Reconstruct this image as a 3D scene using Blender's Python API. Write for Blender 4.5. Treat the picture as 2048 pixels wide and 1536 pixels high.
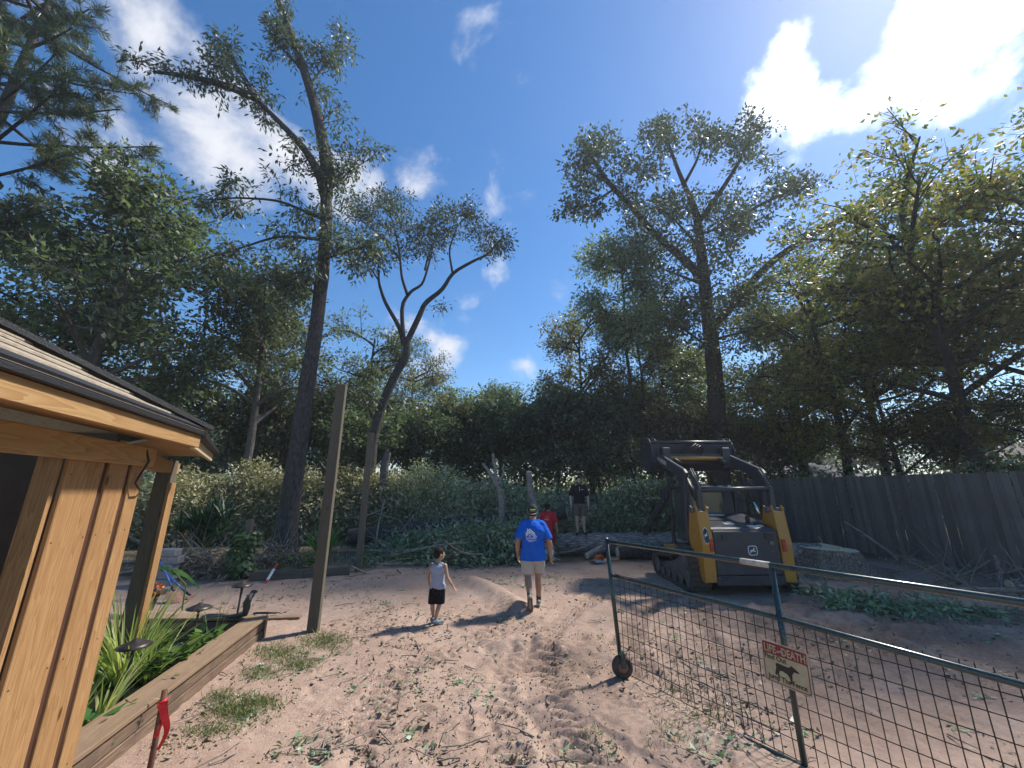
import bpy, bmesh, math, random
import numpy as np
from mathutils import Vector, Matrix, Quaternion
from mathutils.bvhtree import BVHTree

for o in list(bpy.data.objects):
    bpy.data.objects.remove(o)
SC = bpy.context.scene
COL = SC.collection
R = math.radians

# ------------------------------------------------------------------ camera
CAMH, PITCH, FPX = 2.05, R(15.0), 769.0
cam = bpy.data.cameras.new('camera')
cam.sensor_width = 36.0
cam.lens = 36.0 * FPX / 2048.0
cam.clip_start, cam.clip_end = 0.05, 2000.0
camo = bpy.data.objects.new('camera', cam)
camo.location = (0, 0, CAMH)
camo.rotation_euler = (math.pi / 2 + PITCH, 0, 0)
COL.objects.link(camo)
SC.camera = camo

# ------------------------------------------------------------------ sun, sky, exposure
SUN_AZ, SUN_EL = R(59.0), R(49.0)          # azimuth from +Y towards +X
SUNV = Vector((math.sin(SUN_AZ) * math.cos(SUN_EL), math.cos(SUN_AZ) * math.cos(SUN_EL), math.sin(SUN_EL)))
sun = bpy.data.lights.new('sun', 'SUN')
sun.energy = 4.0
sun.angle = R(4.5)
sun.color = (1.0, 0.94, 0.86)
suno = bpy.data.objects.new('sun', sun)
suno.rotation_euler = SUNV.to_track_quat('Z', 'Y').to_euler()
suno.location = SUNV * 60
COL.objects.link(suno)
SC.view_settings.view_transform = 'Standard'
SC.view_settings.look = 'None'
SC.view_settings.gamma = 1.0
SC.view_settings.exposure = 0.80

CP, SP = math.cos(PITCH), math.sin(PITCH)


def ray(u, v):
    a, b = (u - 1024) / FPX, (768 - v) / FPX
    return Vector((a, CP - b * SP, SP + b * CP))


def at(u, v, x=None, y=None, z=None):
    """the place in the yard seen at (u, v) of the photograph, at a known x, y or height z"""
    d = ray(u, v)
    if y is not None:
        t = y / d.y
    elif x is not None:
        t = x / d.x
    else:
        t = (z - CAMH) / d.z
    return Vector((d.x * t, d.y * t, CAMH + d.z * t))


world = bpy.data.worlds.new('World')
SC.world = world
world.use_nodes = True
wn, wl = world.node_tree.nodes, world.node_tree.links
wn.clear()


def wnode(t, **kw):
    n = wn.new(t)
    for k, v in kw.items():
        setattr(n, k, v)
    return n


def wmath(op, a, b=None, c=None, clamp=False):
    n = wn.new('ShaderNodeMath')
    n.operation = op
    n.use_clamp = clamp
    for i, x in enumerate((a, b, c)):
        if x is None:
            continue
        if isinstance(x, (int, float)):
            n.inputs[i].default_value = x
        else:
            wl.new(x, n.inputs[i])
    return n.outputs[0]


wout = wnode('ShaderNodeOutputWorld')
wbg = wnode('ShaderNodeBackground')
wbg.inputs['Strength'].default_value = 0.15
wl.new(wbg.outputs[0], wout.inputs[0])
sky = wnode('ShaderNodeTexSky', sky_type='NISHITA', sun_disc=False)
sky.sun_elevation = SUN_EL
sky.sun_rotation = SUN_AZ
sky.altitude = 50
sky.air_density = 1.0
sky.dust_density = 0.25
sky.ozone_density = 3.0
wtc = wnode('ShaderNodeTexCoord')
wdir = wtc.outputs['Generated']
# deepen the blue a little
whs = wnode('ShaderNodeHueSaturation')
whs.inputs['Saturation'].default_value = 1.27
whs.inputs['Value'].default_value = 0.69
wl.new(sky.outputs[0], whs.inputs['Color'])
# cloud cover: noise in the direction of view, thick where cloud banks lie
wmp = wnode('ShaderNodeMapping')
wmp.inputs['Scale'].default_value = (1.0, 1.0, 1.15)
wl.new(wdir, wmp.inputs[0])
wnz = wnode('ShaderNodeTexNoise')
wnz.inputs['Scale'].default_value = 6.0
wnz.inputs['Detail'].default_value = 7.0
wnz.inputs['Roughness'].default_value = 0.55
wnz.inputs['Distortion'].default_value = 0.2
wl.new(wmp.outputs[0], wnz.inputs['Vector'])
banks = [  # (u, v, angular radius in degrees, weight)
    (180, 10, 11, .80), (300, 190, 10, .84), (400, 270, 9, .84), (520, 335, 7, .82), (690, 375, 6, .76), (850, 345, 4.4, .62),
    (965, 545, 5.5, .62), (1005, 697, 3.4, .46), (840, 710, 6, .66), (1045, 752, 3.6, .62), (380, 790, 7, .64),
    (600, 740, 6, .42), (1930, 10, 13, .88), (1700, 120, 9, .72), (2090, 180, 12, .84), (1880, 470, 12, .60),
    (1470, 740, 7, .46), (2300, -150, 16, .75)]
dens = None
for (u, v, rad, wgt) in banks:
    d = ray(u, v).normalized()
    vm = wnode('ShaderNodeVectorMath', operation='DOT_PRODUCT')
    wl.new(wdir, vm.inputs[0])
    vm.inputs[1].default_value = d
    mr = wnode('ShaderNodeMapRange', interpolation_type='SMOOTHSTEP')
    mr.inputs['From Min'].default_value = math.cos(R(rad * 1.25))
    mr.inputs['From Max'].default_value = math.cos(R(rad * 0.15))
    mr.inputs['To Max'].default_value = wgt
    wl.new(vm.outputs['Value'], mr.inputs['Value'])
    dens = mr.outputs[0] if dens is None else wmath('SMOOTH_MAX', dens, mr.outputs[0], 0.12)
wamt = wmath('MULTIPLY_ADD', wnz.outputs['Fac'], 3.3, -1.98)
wsum = wmath('ADD', dens, wamt)
wcl = wnode('ShaderNodeMapRange', interpolation_type='SMOOTHSTEP')
wcl.inputs['From Min'].default_value = 0.16
wcl.inputs['From Max'].default_value = 1.0
wl.new(wsum, wcl.inputs['Value'])
# sunlit cloud: brighter towards the sun (forward scattering)
vm = wnode('ShaderNodeVectorMath', operation='DOT_PRODUCT')
wl.new(wdir, vm.inputs[0])
vm.inputs[1].default_value = SUNV
wfs = wmath('POWER', wmath('MAXIMUM', vm.outputs['Value'], 0.0), 14.0)
wcb = wmath('MULTIPLY_ADD', wfs, 12.0, 3.6)
wcc = wnode('ShaderNodeCombineColor')
wl.new(wmath('MULTIPLY', wcb, 0.97), wcc.inputs[0])
wl.new(wmath('MULTIPLY', wcb, 0.99), wcc.inputs[1])
wl.new(wmath('MULTIPLY', wcb, 1.06), wcc.inputs[2])
wmx = wnode('ShaderNodeMix', data_type='RGBA')
wl.new(wcl.outputs[0], wmx.inputs['Factor'])
wl.new(whs.outputs[0], wmx.inputs['A'])
wl.new(wcc.outputs[0], wmx.inputs['B'])
wl.new(wmx.outputs['Result'], wbg.inputs['Color'])

SC.cycles.max_bounces = 6
SC.cycles.diffuse_bounces = 4
SC.cycles.glossy_bounces = 3
SC.cycles.transmission_bounces = 4
SC.cycles.transparent_max_bounces = 6
SC.cycles.use_denoising = True
SC.cycles.use_adaptive_sampling = True
SC.cycles.adaptive_threshold = 0.02
SC.cycles.adaptive_min_samples = 16

# ------------------------------------------------------------------ helpers: scene objects
def tag(o, label=None, cat=None, group=None, kind=None):
    if label: o['label'] = label
    if cat: o['category'] = cat
    if group: o['group'] = group
    if kind: o['kind'] = kind
    return o


def link(name, me, m=None, parent=None, smooth=False):
    o = bpy.data.objects.new(name, me)
    COL.objects.link(o)
    if m is not None:
        for x in (m if isinstance(m, (list, tuple)) else [m]):
            me.materials.append(x)
    if parent is not None:
        o.parent = parent
    if smooth:
        me.shade_smooth()
    return o


def empty(name, loc=(0, 0, 0), rz=0.0, label=None, cat=None, group=None):
    o = bpy.data.objects.new(name, None)
    o.empty_display_size = 0.2
    o.location = loc
    o.rotation_euler = (0, 0, rz)
    COL.objects.link(o)
    tag(o, label, cat, group)
    return o


def copy_tree(o, parent=None):
    c = o.copy()
    COL.objects.link(c)
    c.parent = parent
    for ch in list(o.children):
        copy_tree(ch, c)
    return c


class MB:
    """collects shapes with any faces into one mesh"""
    def __init__(s):
        s.v, s.f, s.mi, s.cur = [], [], [], 0

    def add(s, vs, fs):
        b = len(s.v)
        s.v += [tuple(p) for p in vs]
        s.f += [tuple(b + i for i in f) for f in fs]
        s.mi += [s.cur] * len(fs)
        return s

    def box(s, c, size, rot=None, taper=None):
        x, y, z = size[0] / 2, size[1] / 2, size[2] / 2
        vs = [Vector(p) for p in ((-x, -y, -z), (x, -y, -z), (x, y, -z), (-x, y, -z), (-x, -y, z), (x, -y, z), (x, y, z), (-x, y, z))]
        if taper:
            for i in range(4, 8):
                vs[i].x *= taper; vs[i].y *= taper
        if rot is not None:
            vs = [rot @ p for p in vs]
        c = Vector(c)
        return s.add([p + c for p in vs], [(3, 2, 1, 0), (4, 5, 6, 7), (0, 1, 5, 4), (1, 2, 6, 5), (2, 3, 7, 6), (3, 0, 4, 7)])

    def bar(s, p, q, w, h, up=(0, 0, 1)):
        p, q = Vector(p), Vector(q)
        d = (q - p)
        L = d.length
        d.normalize()
        up = Vector(up)
        sx = d.cross(up)
        if sx.length < 1e-4:
            sx = d.cross(Vector((1, 0, 0)))
        sx.normalize()
        uz = sx.cross(d)
        m = Matrix((sx, d, uz)).transposed()
        return s.box((p + q) / 2, (w, L, h), m)

    def prism(s, poly, a, b):
        """poly: points; swept from offset a to offset b"""
        n = len(poly)
        a, b = Vector(a), Vector(b)
        vs = [Vector(p) + a for p in poly] + [Vector(p) + b for p in poly]
        fs = [tuple(range(n))[::-1], tuple(range(n, 2 * n))] + [(i, (i + 1) % n, n + (i + 1) % n, n + i) for i in range(n)]
        return s.add(vs, fs)

    def tube(s, pts, rad, k=10, cap=True, ell=None):
        pts = [Vector(p) for p in pts]
        n = len(pts)
        if isinstance(rad, (int, float)):
            rad = [rad] * n
        vs, fs = [], []
        up = None
        for i in range(n):
            t = (pts[min(i + 1, n - 1)] - pts[max(i - 1, 0)]).normalized()
            if up is None:
                up = Vector((0, 0, 1)) if abs(t.z) < .9 else Vector((1, 0, 0))
            sx = t.cross(up).normalized()
            up = sx.cross(t).normalized()
            for j in range(k):
                a = 2 * math.pi * j / k
                e = ell or 1.0
                vs.append(pts[i] + (sx * math.cos(a) + up * math.sin(a) * e) * rad[i])
        for i in range(n - 1):
            for j in range(k):
                fs.append((i * k + j, i * k + (j + 1) % k, (i + 1) * k + (j + 1) % k, (i + 1) * k + j))
        if cap:
            fs.append(tuple(range(k))[::-1])
            fs.append(tuple((n - 1) * k + j for j in range(k)))
        return s.add(vs, fs)

    def lathe(s, prof, k=20, c=(0, 0, 0), m=None):
        vs, fs = [], []
        c = Vector(c)
        for (r, z) in prof:
            for j in range(k):
                a = 2 * math.pi * j / k
                p = Vector((r * math.cos(a), r * math.sin(a), z))
                vs.append((m @ p if m is not None else p) + c)
        n = len(prof)
        for i in range(n - 1):
            for j in range(k):
                fs.append((i * k + j, i * k + (j + 1) % k, (i + 1) * k + (j + 1) % k, (i + 1) * k + j))
        fs.append(tuple(range(k))[::-1])
        fs.append(tuple((n - 1) * k + j for j in range(k)))
        return s.add(vs, fs)

    def ball(s, c, r, k=12, sc=(1, 1, 1), rot=None):
        prof = [(math.sin(math.pi * i / 8) + 1e-4, -math.cos(math.pi * i / 8)) for i in range(9)]
        m = Matrix.Diagonal(Vector((r * sc[0], r * sc[1], r * sc[2])))
        if rot is not None:
            m = rot @ m
        return s.lathe(prof, k, c, m)

    def cone(s, p, q, r0, r1, k=14, e=1.0):
        """round-ended tapering limb"""
        p, q = Vector(p), Vector(q)
        d = (q - p).normalized()
        pts, rad = [], []
        for i in range(5):
            a = math.pi / 2 * i / 4
            pts.append(p - d * r0 * math.cos(a)); rad.append(max(r0 * math.sin(a), 1e-4))
        for i in range(5):
            a = math.pi / 2 * i / 4
            pts.append(q + d * r1 * math.sin(a)); rad.append(max(r1 * math.cos(a), 1e-4))
        return s.tube(pts, rad, k, True, e)

    def mesh(s, name, bevel=0.0, seg=1):
        me = bpy.data.meshes.new(name)
        me.from_pydata([tuple(p) for p in s.v], [], s.f)
        if any(s.mi):
            me.polygons.foreach_set('material_index', s.mi)
        bm = bmesh.new()
        bm.from_mesh(me)
        bmesh.ops.recalc_face_normals(bm, faces=bm.faces)
        if bevel > 0:
            es = [e for e in bm.edges if len(e.link_faces) == 2 and e.calc_face_angle(0) > 0.5]
            bmesh.ops.bevel(bm, geom=es, offset=bevel, segments=seg, affect='EDGES', profile=0.5, clamp_overlap=True)
        bm.to_mesh(me)
        bm.free()
        me.update()
        return me

    def build(s, name, m, parent=None, bevel=0.0, smooth=False, seg=1):
        return link(name, s.mesh(name, bevel, seg), m, parent, smooth)


def nrm(a):
    return a / np.maximum(np.linalg.norm(a, axis=-1, keepdims=True), 1e-9)


class QB:
    """large quad meshes through numpy: branches and leaves"""
    def __init__(s):
        s.V, s.F, s.n = [], [], 0

    def add(s, V, F):
        s.V.append(np.asarray(V, dtype=np.float32).reshape(-1, 3))
        s.F.append(np.asarray(F, dtype=np.int32).reshape(-1, 4) + s.n)
        s.n += len(s.V[-1])

    def tube(s, pts, rad, k=8, rough=0.0, rng=None):
        pts = np.asarray(pts, float)
        n = len(pts)
        rad = np.broadcast_to(np.asarray(rad, float), (n,))
        up = np.array([0.3, 0.2, 1.0])
        V = np.zeros((n, k, 3))
        an = np.arange(k) * 2 * math.pi / k
        for i in range(n):
            t = nrm(pts[min(i + 1, n - 1)] - pts[max(i - 1, 0)])
            if abs(np.dot(t, nrm(up))) > .97:
                up = np.array([1.0, 0.1, 0.0])
            sx = nrm(np.cross(t, up)); up = np.cross(sx, t)
            r = rad[i] * np.ones(k)
            if rough:
                r = r * (1 + rough * rng.standard_normal(k))
            V[i] = pts[i] + (sx[None] * np.cos(an)[:, None] + up[None] * np.sin(an)[:, None]) * r[:, None]
        i, j = np.meshgrid(np.arange(n - 1), np.arange(k), indexing='ij')
        j2 = (j + 1) % k
        F = np.stack([i * k + j, i * k + j2, (i + 1) * k + j2, (i + 1) * k + j], -1)
        s.add(V, F)

    def segs(s, P, Q, r0, r1):
        """many straight three-sided twigs"""
        P, Q = np.asarray(P, float), np.asarray(Q, float)
        n = len(P)
        if n == 0: return
        t = nrm(Q - P)
        up = np.where(np.abs(t[:, 2:3]) > .9, np.array([[1., 0, 0]]), np.array([[0., 0, 1.]]))
        sx = nrm(np.cross(t, up)); uy = np.cross(sx, t)
        r0 = np.broadcast_to(r0, (n,)); r1 = np.broadcast_to(r1, (n,))
        V = np.zeros((n, 6, 3))
        for j in range(3):
            a = 2 * math.pi * j / 3
            d = sx * math.cos(a) + uy * math.sin(a)
            V[:, j] = P + d * r0[:, None]
            V[:, 3 + j] = Q + d * r1[:, None]
        b = np.arange(n)[:, None] * 6
        F = np.concatenate([b + np.array([[j, (j + 1) % 3, 3 + (j + 1) % 3, 3 + j]]) for j in range(3)], 0)
        s.add(V, F)

    def leaves(s, P, D, N, L, W, fold=0.25):
        """diamond leaves: base P, direction D, normal-ish N, length L, width W"""
        n = len(P)
        if n == 0: return
        D = nrm(D)
        S = nrm(np.cross(D, N)); U = np.cross(S, D)
        L = np.broadcast_to(L, (n,))[:, None]; W = np.broadcast_to(W, (n,))[:, None]
        V = np.zeros((n, 4, 3))
        V[:, 0] = P
        V[:, 1] = P + D * L * .5 + S * W * .5 - U * W * fold
        V[:, 2] = P + D * L
        V[:, 3] = P + D * L * .5 - S * W * .5 - U * W * fold
        s.add(V, np.arange(n * 4).reshape(n, 4))

    def mesh(s, name):
        V = np.concatenate(s.V); F = np.concatenate(s.F)
        me = bpy.data.meshes.new(name)
        me.vertices.add(len(V)); me.vertices.foreach_set('co', V.ravel())
        me.loops.add(F.size); me.loops.foreach_set('vertex_index', F.ravel())
        me.polygons.add(len(F)); me.polygons.foreach_set('loop_start', np.arange(len(F), dtype=np.int32) * 4)
        me.update(calc_edges=True)
        return me

    def build(s, name, m, parent=None, smooth=False):
        return link(name, s.mesh(name), m, parent, smooth)


# ------------------------------------------------------------------ helpers: procedural materials
class Mat:
    def __init__(s, name):
        s.m = bpy.data.materials.new(name)
        s.m.use_nodes = True
        s.nt = s.m.node_tree
        s.n, s.l = s.nt.nodes, s.nt.links
        s.b = s.n['Principled BSDF']
        s.out = s.n['Material Output']

    def node(s, t, **kw):
        n = s.n.new(t)
        for k, v in kw.items():
            if k in n.inputs and not hasattr(type(n), k):
                n.inputs[k].default_value = v
            else:
                setattr(n, k, v)
        return n

    def inp(s, n, **kw):
        for k, v in kw.items():
            k = k.replace('_', ' ')
            if hasattr(v, 'is_output'):
                s.l.new(v, n.inputs[k])
            else:
                n.inputs[k].default_value = v
        return n

    def coord(s, scale=(1, 1, 1), kind='Object', rot=(0, 0, 0)):
        tc = s.n.new('ShaderNodeTexCoord')
        mp = s.n.new('ShaderNodeMapping')
        mp.inputs['Scale'].default_value = scale
        mp.inputs['Rotation'].default_value = rot
        s.l.new(tc.outputs[kind], mp.inputs[0])
        return mp.outputs[0]

    def noise(s, vec, scale, detail=5, rough=.55, dist=0.0):
        n = s.n.new('ShaderNodeTexNoise')
        s.inp(n, Scale=scale, Detail=detail, Roughness=rough, Distortion=dist)
        if vec is not None:
            s.l.new(vec, n.inputs['Vector'])
        return n.outputs['Fac']

    def ramp(s, fac, stops):
        n = s.n.new('ShaderNodeValToRGB')
        e = n.color_ramp.elements
        while len(e) < len(stops):
            e.new(.5)
        for x, (p, c) in zip(e, stops):
            x.position = p
            x.color = (*c, 1) if len(c) == 3 else c
        s.l.new(fac, n.inputs[0])
        return n.outputs[0]

    def mix(s, fac, a, b, mode='MIX'):
        n = s.n.new('ShaderNodeMix')
        n.data_type = 'RGBA'
        n.blend_type = mode
        for k, x in (('Factor', fac), ('A', a), ('B', b)):
            i = [q for q in n.inputs if q.name == k and (q.type == 'RGBA' or k == 'Factor')][0]
            if hasattr(x, 'is_output'):
                s.l.new(x, i)
            else:
                i.default_value = x if k == 'Factor' else (*x, 1)
        return [q for q in n.outputs if q.type == 'RGBA'][0]

    def math(s, op, a, b=0.0, clamp=False):
        n = s.n.new('ShaderNodeMath')
        n.operation = op
        n.use_clamp = clamp
        for i, x in enumerate((a, b)):
            if hasattr(x, 'is_output'):
                s.l.new(x, n.inputs[i])
            else:
                n.inputs[i].default_value = x
        return n.outputs[0]

    def bump(s, h, strength=.3, dist=.02, prev=None):
        n = s.n.new('ShaderNodeBump')
        s.inp(n, Strength=strength, Distance=dist)
        s.l.new(h, n.inputs['Height'])
        if prev is not None:
            s.l.new(prev, n.inputs['Normal'])
        s.l.new(n.outputs[0], s.b.inputs['Normal'])
        return n.outputs[0]

    def col(s, c):
        if hasattr(c, 'is_output'):
            s.l.new(c, s.b.inputs['Base Color'])
        else:
            s.b.inputs['Base Color'].default_value = (*c, 1)

    def rough(s, r):
        if hasattr(r, 'is_output'):
            s.l.new(r, s.b.inputs['Roughness'])
        else:
            s.b.inputs['Roughness'].default_value = r


def simple(name, c1, c2=None, scale=8, rough=.6, metal=0.0, bump=.15, bscale=40, bdist=.01, spec=.5, stretch=(1, 1, 1)):
    M = Mat(name)
    co = M.coord(stretch)
    c2 = c2 or tuple(x * .75 for x in c1)
    M.col(M.ramp(M.noise(co, scale, 6, .6), [(.3, c2), (.7, c1)]))
    M.rough(rough)
    M.b.inputs['Metallic'].default_value = metal
    M.b.inputs['Specular IOR Level'].default_value = spec
    if bump:
        M.bump(M.noise(co, bscale, 4, .6), bump, bdist)
    return M.m


def leafmat(name, cols, trans=.4, tcol=None, rough=.46, spec=.5, objvar=.35):
    """leaves: colour differs from leaf to leaf and tree to tree; light shines through them"""
    M = Mat(name)
    g = M.n.new('ShaderNodeNewGeometry')
    oi = M.n.new('ShaderNodeObjectInfo')
    n = len(cols)
    c = M.ramp(g.outputs['Random Per Island'], [((i + .5) / n, q) for i, q in enumerate(cols)])
    hs = M.n.new('ShaderNodeHueSaturation')
    M.l.new(c, hs.inputs['Color'])
    M.l.new(M.math('MULTIPLY_ADD', oi.outputs['Random'], .05), hs.inputs['Hue'])
    hs.inputs['Hue'].links[0].from_node.inputs[2].default_value = .475
    v = M.math('MULTIPLY', oi.outputs['Random'], objvar)
    M.l.new(M.math('ADD', v, 1 - objvar / 2), hs.inputs['Value'])
    c = hs.outputs[0]
    M.col(c)
    M.rough(rough)
    M.b.inputs['Specular IOR Level'].default_value = spec
    tr = M.n.new('ShaderNodeBsdfTranslucent')
    tc = M.mix(1.0, c, tcol or (.92, 1.08, .5), 'MULTIPLY')
    M.l.new(tc, tr.inputs['Color'])
    ms = M.n.new('ShaderNodeMixShader')
    ms.inputs[0].default_value = trans
    M.l.new(M.b.outputs[0], ms.inputs[1])
    M.l.new(tr.outputs[0], ms.inputs[2])
    M.l.new(ms.outputs[0], M.out.inputs['Surface'])
    return M.m


def barkmat(name, c1, c2, vs=(14, 14, 2.2), bump=.9, dist=.03):
    M = Mat(name)
    co = M.coord(vs)
    n = M.noise(co, 2.0, 8, .68, 1.2)
    v = M.node('ShaderNodeTexVoronoi', feature='DISTANCE_TO_EDGE')
    v.inputs['Scale'].default_value = 1.3
    M.l.new(co, v.inputs['Vector'])
    e = M.ramp(v.outputs['Distance'], [(0, (0, 0, 0)), (.28, (1, 1, 1))])
    h = M.math('ADD', M.math('MULTIPLY', e, .28), M.math('MULTIPLY', n, .95))
    M.col(M.ramp(h, [(.36, c2), (.80, c1)]))
    M.rough(.95)
    M.b.inputs['Specular IOR Level'].default_value = .15
    M.bump(h, bump, dist)
    return M.m


def woodmat(name, c1, c2, axis='z', ring=9.0, rough=.6, knots=True, bump=.1, wear=None):
    """sawn timber: long grain along an axis of the object, wandering rings, knots"""
    M = Mat(name)
    oi = M.n.new('ShaderNodeObjectInfo')
    sc = {'z': (ring, ring, ring * .075), 'y': (ring, ring * .075, ring), 'x': (ring * .075, ring, ring)}[axis]
    tc = M.n.new('ShaderNodeTexCoord')
    of = M.n.new('ShaderNodeVectorMath'); of.operation = 'MULTIPLY_ADD'
    M.l.new(tc.outputs['Object'], of.inputs[0])
    of.inputs[1].default_value = sc
    sh = M.n.new('ShaderNodeVectorMath'); sh.operation = 'SCALE'
    sh.inputs[0].default_value = (17.3, 9.1, 5.7)
    M.l.new(oi.outputs['Random'], sh.inputs['Scale'])
    M.l.new(sh.outputs[0], of.inputs[2])
    co = of.outputs[0]
    n1 = M.noise(co, .9, 2, .4, .3)
    rings = M.math('FRACT', M.math('MULTIPLY', n1, 11.0))
    fine = M.noise(co, 9, 4, .7)
    h = M.math('ADD', M.math('MULTIPLY', rings, .55), M.math('MULTIPLY', fine, .5))
    c = M.ramp(h, [(.15, c1), (.55, tuple((a + b) / 2 for a, b in zip(c1, c2))), (.95, c2)])
    big = M.noise(co, .35, 2, .5)
    c = M.mix(M.ramp(big, [(.35, (0, 0, 0)), (.7, (.45, .45, .45))]), c, c2)
    if knots:
        vo = M.node('ShaderNodeTexVoronoi', feature='F1')
        ks = {'z': (5.5, 5.5, 2.3), 'y': (5.5, 2.3, 5.5), 'x': (2.3, 5.5, 5.5)}[axis]
        kc = M.n.new('ShaderNodeVectorMath'); kc.operation = 'MULTIPLY_ADD'
        M.l.new(tc.outputs['Object'], kc.inputs[0]); kc.inputs[1].default_value = ks
        M.l.new(sh.outputs[0], kc.inputs[2])
        M.l.new(kc.outputs[0], vo.inputs['Vector'])
        vo.inputs['Scale'].default_value = 1.0
        k = M.ramp(vo.outputs['Distance'], [(.055, (1, 1, 1)), (.11, (0, 0, 0))])
        c = M.mix(k, c, tuple(x * .35 for x in c2))
    if wear:
        st = M.noise(M.coord((1, 1, 1)), 3.0, 6, .65)
        c = M.mix(M.ramp(st, [(.45, (0, 0, 0)), (.7, (1, 1, 1))]), c, wear)
    M.col(c)
    M.rough(rough)
    M.b.inputs['Specular IOR Level'].default_value = .25
    M.bump(h, bump, .01)
    return M.m


def fbm(x, y, seed=0, octaves=4, gain=.5):
    """smooth value noise on arrays, about -1..1"""
    rs = np.random.RandomState(seed)
    out = np.zeros_like(x, dtype=float)
    amp, tot = 1.0, 0.0
    for o in range(octaves):
        T = rs.rand(64, 64)
        xi, yi = np.floor(x).astype(int), np.floor(y).astype(int)
        fx, fy = x - xi, y - yi
        fx, fy = fx * fx * (3 - 2 * fx), fy * fy * (3 - 2 * fy)
        g = lambda i, j: T[(xi + i) % 64, (yi + j) % 64]
        val = (g(0, 0) * (1 - fx) + g(1, 0) * fx) * (1 - fy) + (g(0, 1) * (1 - fx) + g(1, 1) * fx) * fy
        out += amp * (val * 2 - 1)
        tot += amp
        amp *= gain
        x, y = x * 2.03 + 5.1, y * 2.03 + 3.7
    return out / tot
# ================================================================== the ground
def seg_dist(x, y, pts):
    """distance to a polyline, arc length along it and side"""
    best = np.full(x.shape, 1e9); arc = np.zeros(x.shape); side = np.zeros(x.shape)
    acc = 0.0
    for (p, q) in zip(pts[:-1], pts[1:]):
        d = np.array([q[0] - p[0], q[1] - p[1]]); L = np.hypot(*d); d = d / L
        rx, ry = x - p[0], y - p[1]
        t = np.clip(rx * d[0] + ry * d[1], 0, L)
        dx, dy = rx - t * d[0], ry - t * d[1]
        ds = np.hypot(dx, dy)
        m = ds < best
        best = np.where(m, ds, best); arc = np.where(m, acc + t, arc)
        side = np.where(m, rx * d[1] - ry * d[0], side)
        acc += L
    return best, arc, side


def gp(*uv):
    return [tuple(at(u, v, z=0)[:2]) for (u, v) in uv]


RUTS = [  # (centre line, half width, depth, lug pitch, lug depth)
    (gp((1165, 1560), (1110, 1440), (1075, 1340), (1085, 1270), (1150, 1215), (1230, 1180)), .23, .045, .15, .034),
    (gp((735, 1560), (735, 1440), (790, 1350), (900, 1295), (985, 1255), (1010, 1200)), .20, .028, .15, .022),
    (gp((1290, 1345), (1250, 1290), (1270, 1230), (1345, 1190)), .22, .045, .13, .035),
    (gp((1420, 1320), (1390, 1250), (1400, 1200)), .22, .035, .13, .028),
    (gp((1500, 1330), (1610, 1270), (1760, 1235), (1960, 1245)), .30, .05, .16, .03),
    (gp((1010, 1560), (985, 1440), (1010, 1340), (1060, 1270)), .17, .03, .14, .02)]
_rs = np.random.RandomState(11)
PRINTS = []
for _ in range(150):
    u, v = _rs.uniform(560, 1500), _rs.uniform(1180, 1536)
    g = at(u, v, z=0)
    PRINTS.append((g.x, g.y, _rs.uniform(0, 3.14), _rs.uniform(.07, .15), _rs.uniform(.012, .03)))
BERM = gp((945, 1165), (990, 1185), (1040, 1222))
BERM2 = gp((1010, 1290), (1070, 1285), (1150, 1310), (1200, 1300))


def zg(x, y):
    x = np.asarray(x, float); y = np.asarray(y, float)
    near = np.clip((26 - y) / 10, 0, 1)
    z = .05 * fbm(x * .35, y * .35, 1, 3) * near
    z = z + .020 * fbm(x * 1.9 + 7, y * 1.9, 2, 4) * near
    z = z + .015 * fbm(x * 5.2, y * 5.2, 3, 4, .6) * near + .010 * fbm(x * 15, y * 15, 6, 2) * near
    churn = np.clip(1.15 - np.hypot((x - 5.0) / 4.2, (y - 6.4) / 2.6), 0, 1) + .7 * np.clip(1 - np.hypot((x - .6) / 1.8, (y - 5.6) / 1.4), 0, 1)
    z = z + churn * (.10 * fbm(x * 3.1, y * 3.1, 4, 4) + .045 * fbm(x * 9, y * 9, 5, 3))
    for k, (pts, hw, dep, pitch, lug) in enumerate(RUTS):
        d, a, s = seg_dist(x, y, pts)
        band = np.clip((hw - d) / .06, 0, 1); band = band * band * (3 - 2 * band)
        wob = fbm(x * 2.2, y * 2.2, 20 + k, 3)
        keep = np.clip(.85 + .9 * wob, 0, 1)
        chev = a + .5 * np.abs(s) + .03 * wob
        tread = np.clip(np.sin(chev * 2 * math.pi / pitch) * 1.6, -1, 1)
        z = z + keep * (band * (-.6 * dep + lug * tread * 1.0) + .35 * dep * np.exp(-((d - hw - .06) / .06) ** 2))
    for (bx, by, an, ln, dp) in PRINTS:
        ca, sa = math.cos(an), math.sin(an)
        e = ((x - bx) * ca + (y - by) * sa) ** 2 / ln ** 2 + (-(x - bx) * sa + (y - by) * ca) ** 2 / (.45 * ln) ** 2
        z = z - dp * np.exp(-e) + dp * .5 * np.exp(-((np.sqrt(e) - 1.5) / .35) ** 2)
    d, a, s = seg_dist(x, y, BERM)
    z = z + .15 * np.exp(-(d / .24) ** 2)
    d, a, s = seg_dist(x, y, BERM2)
    z = z + .10 * np.exp(-(d / .18) ** 2) * (1 + .5 * fbm(x * 5, y * 5, 31, 3))
    return z


def ground_z(x, y):
    return float(zg(np.array([x]), np.array([y]))[0])


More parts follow.
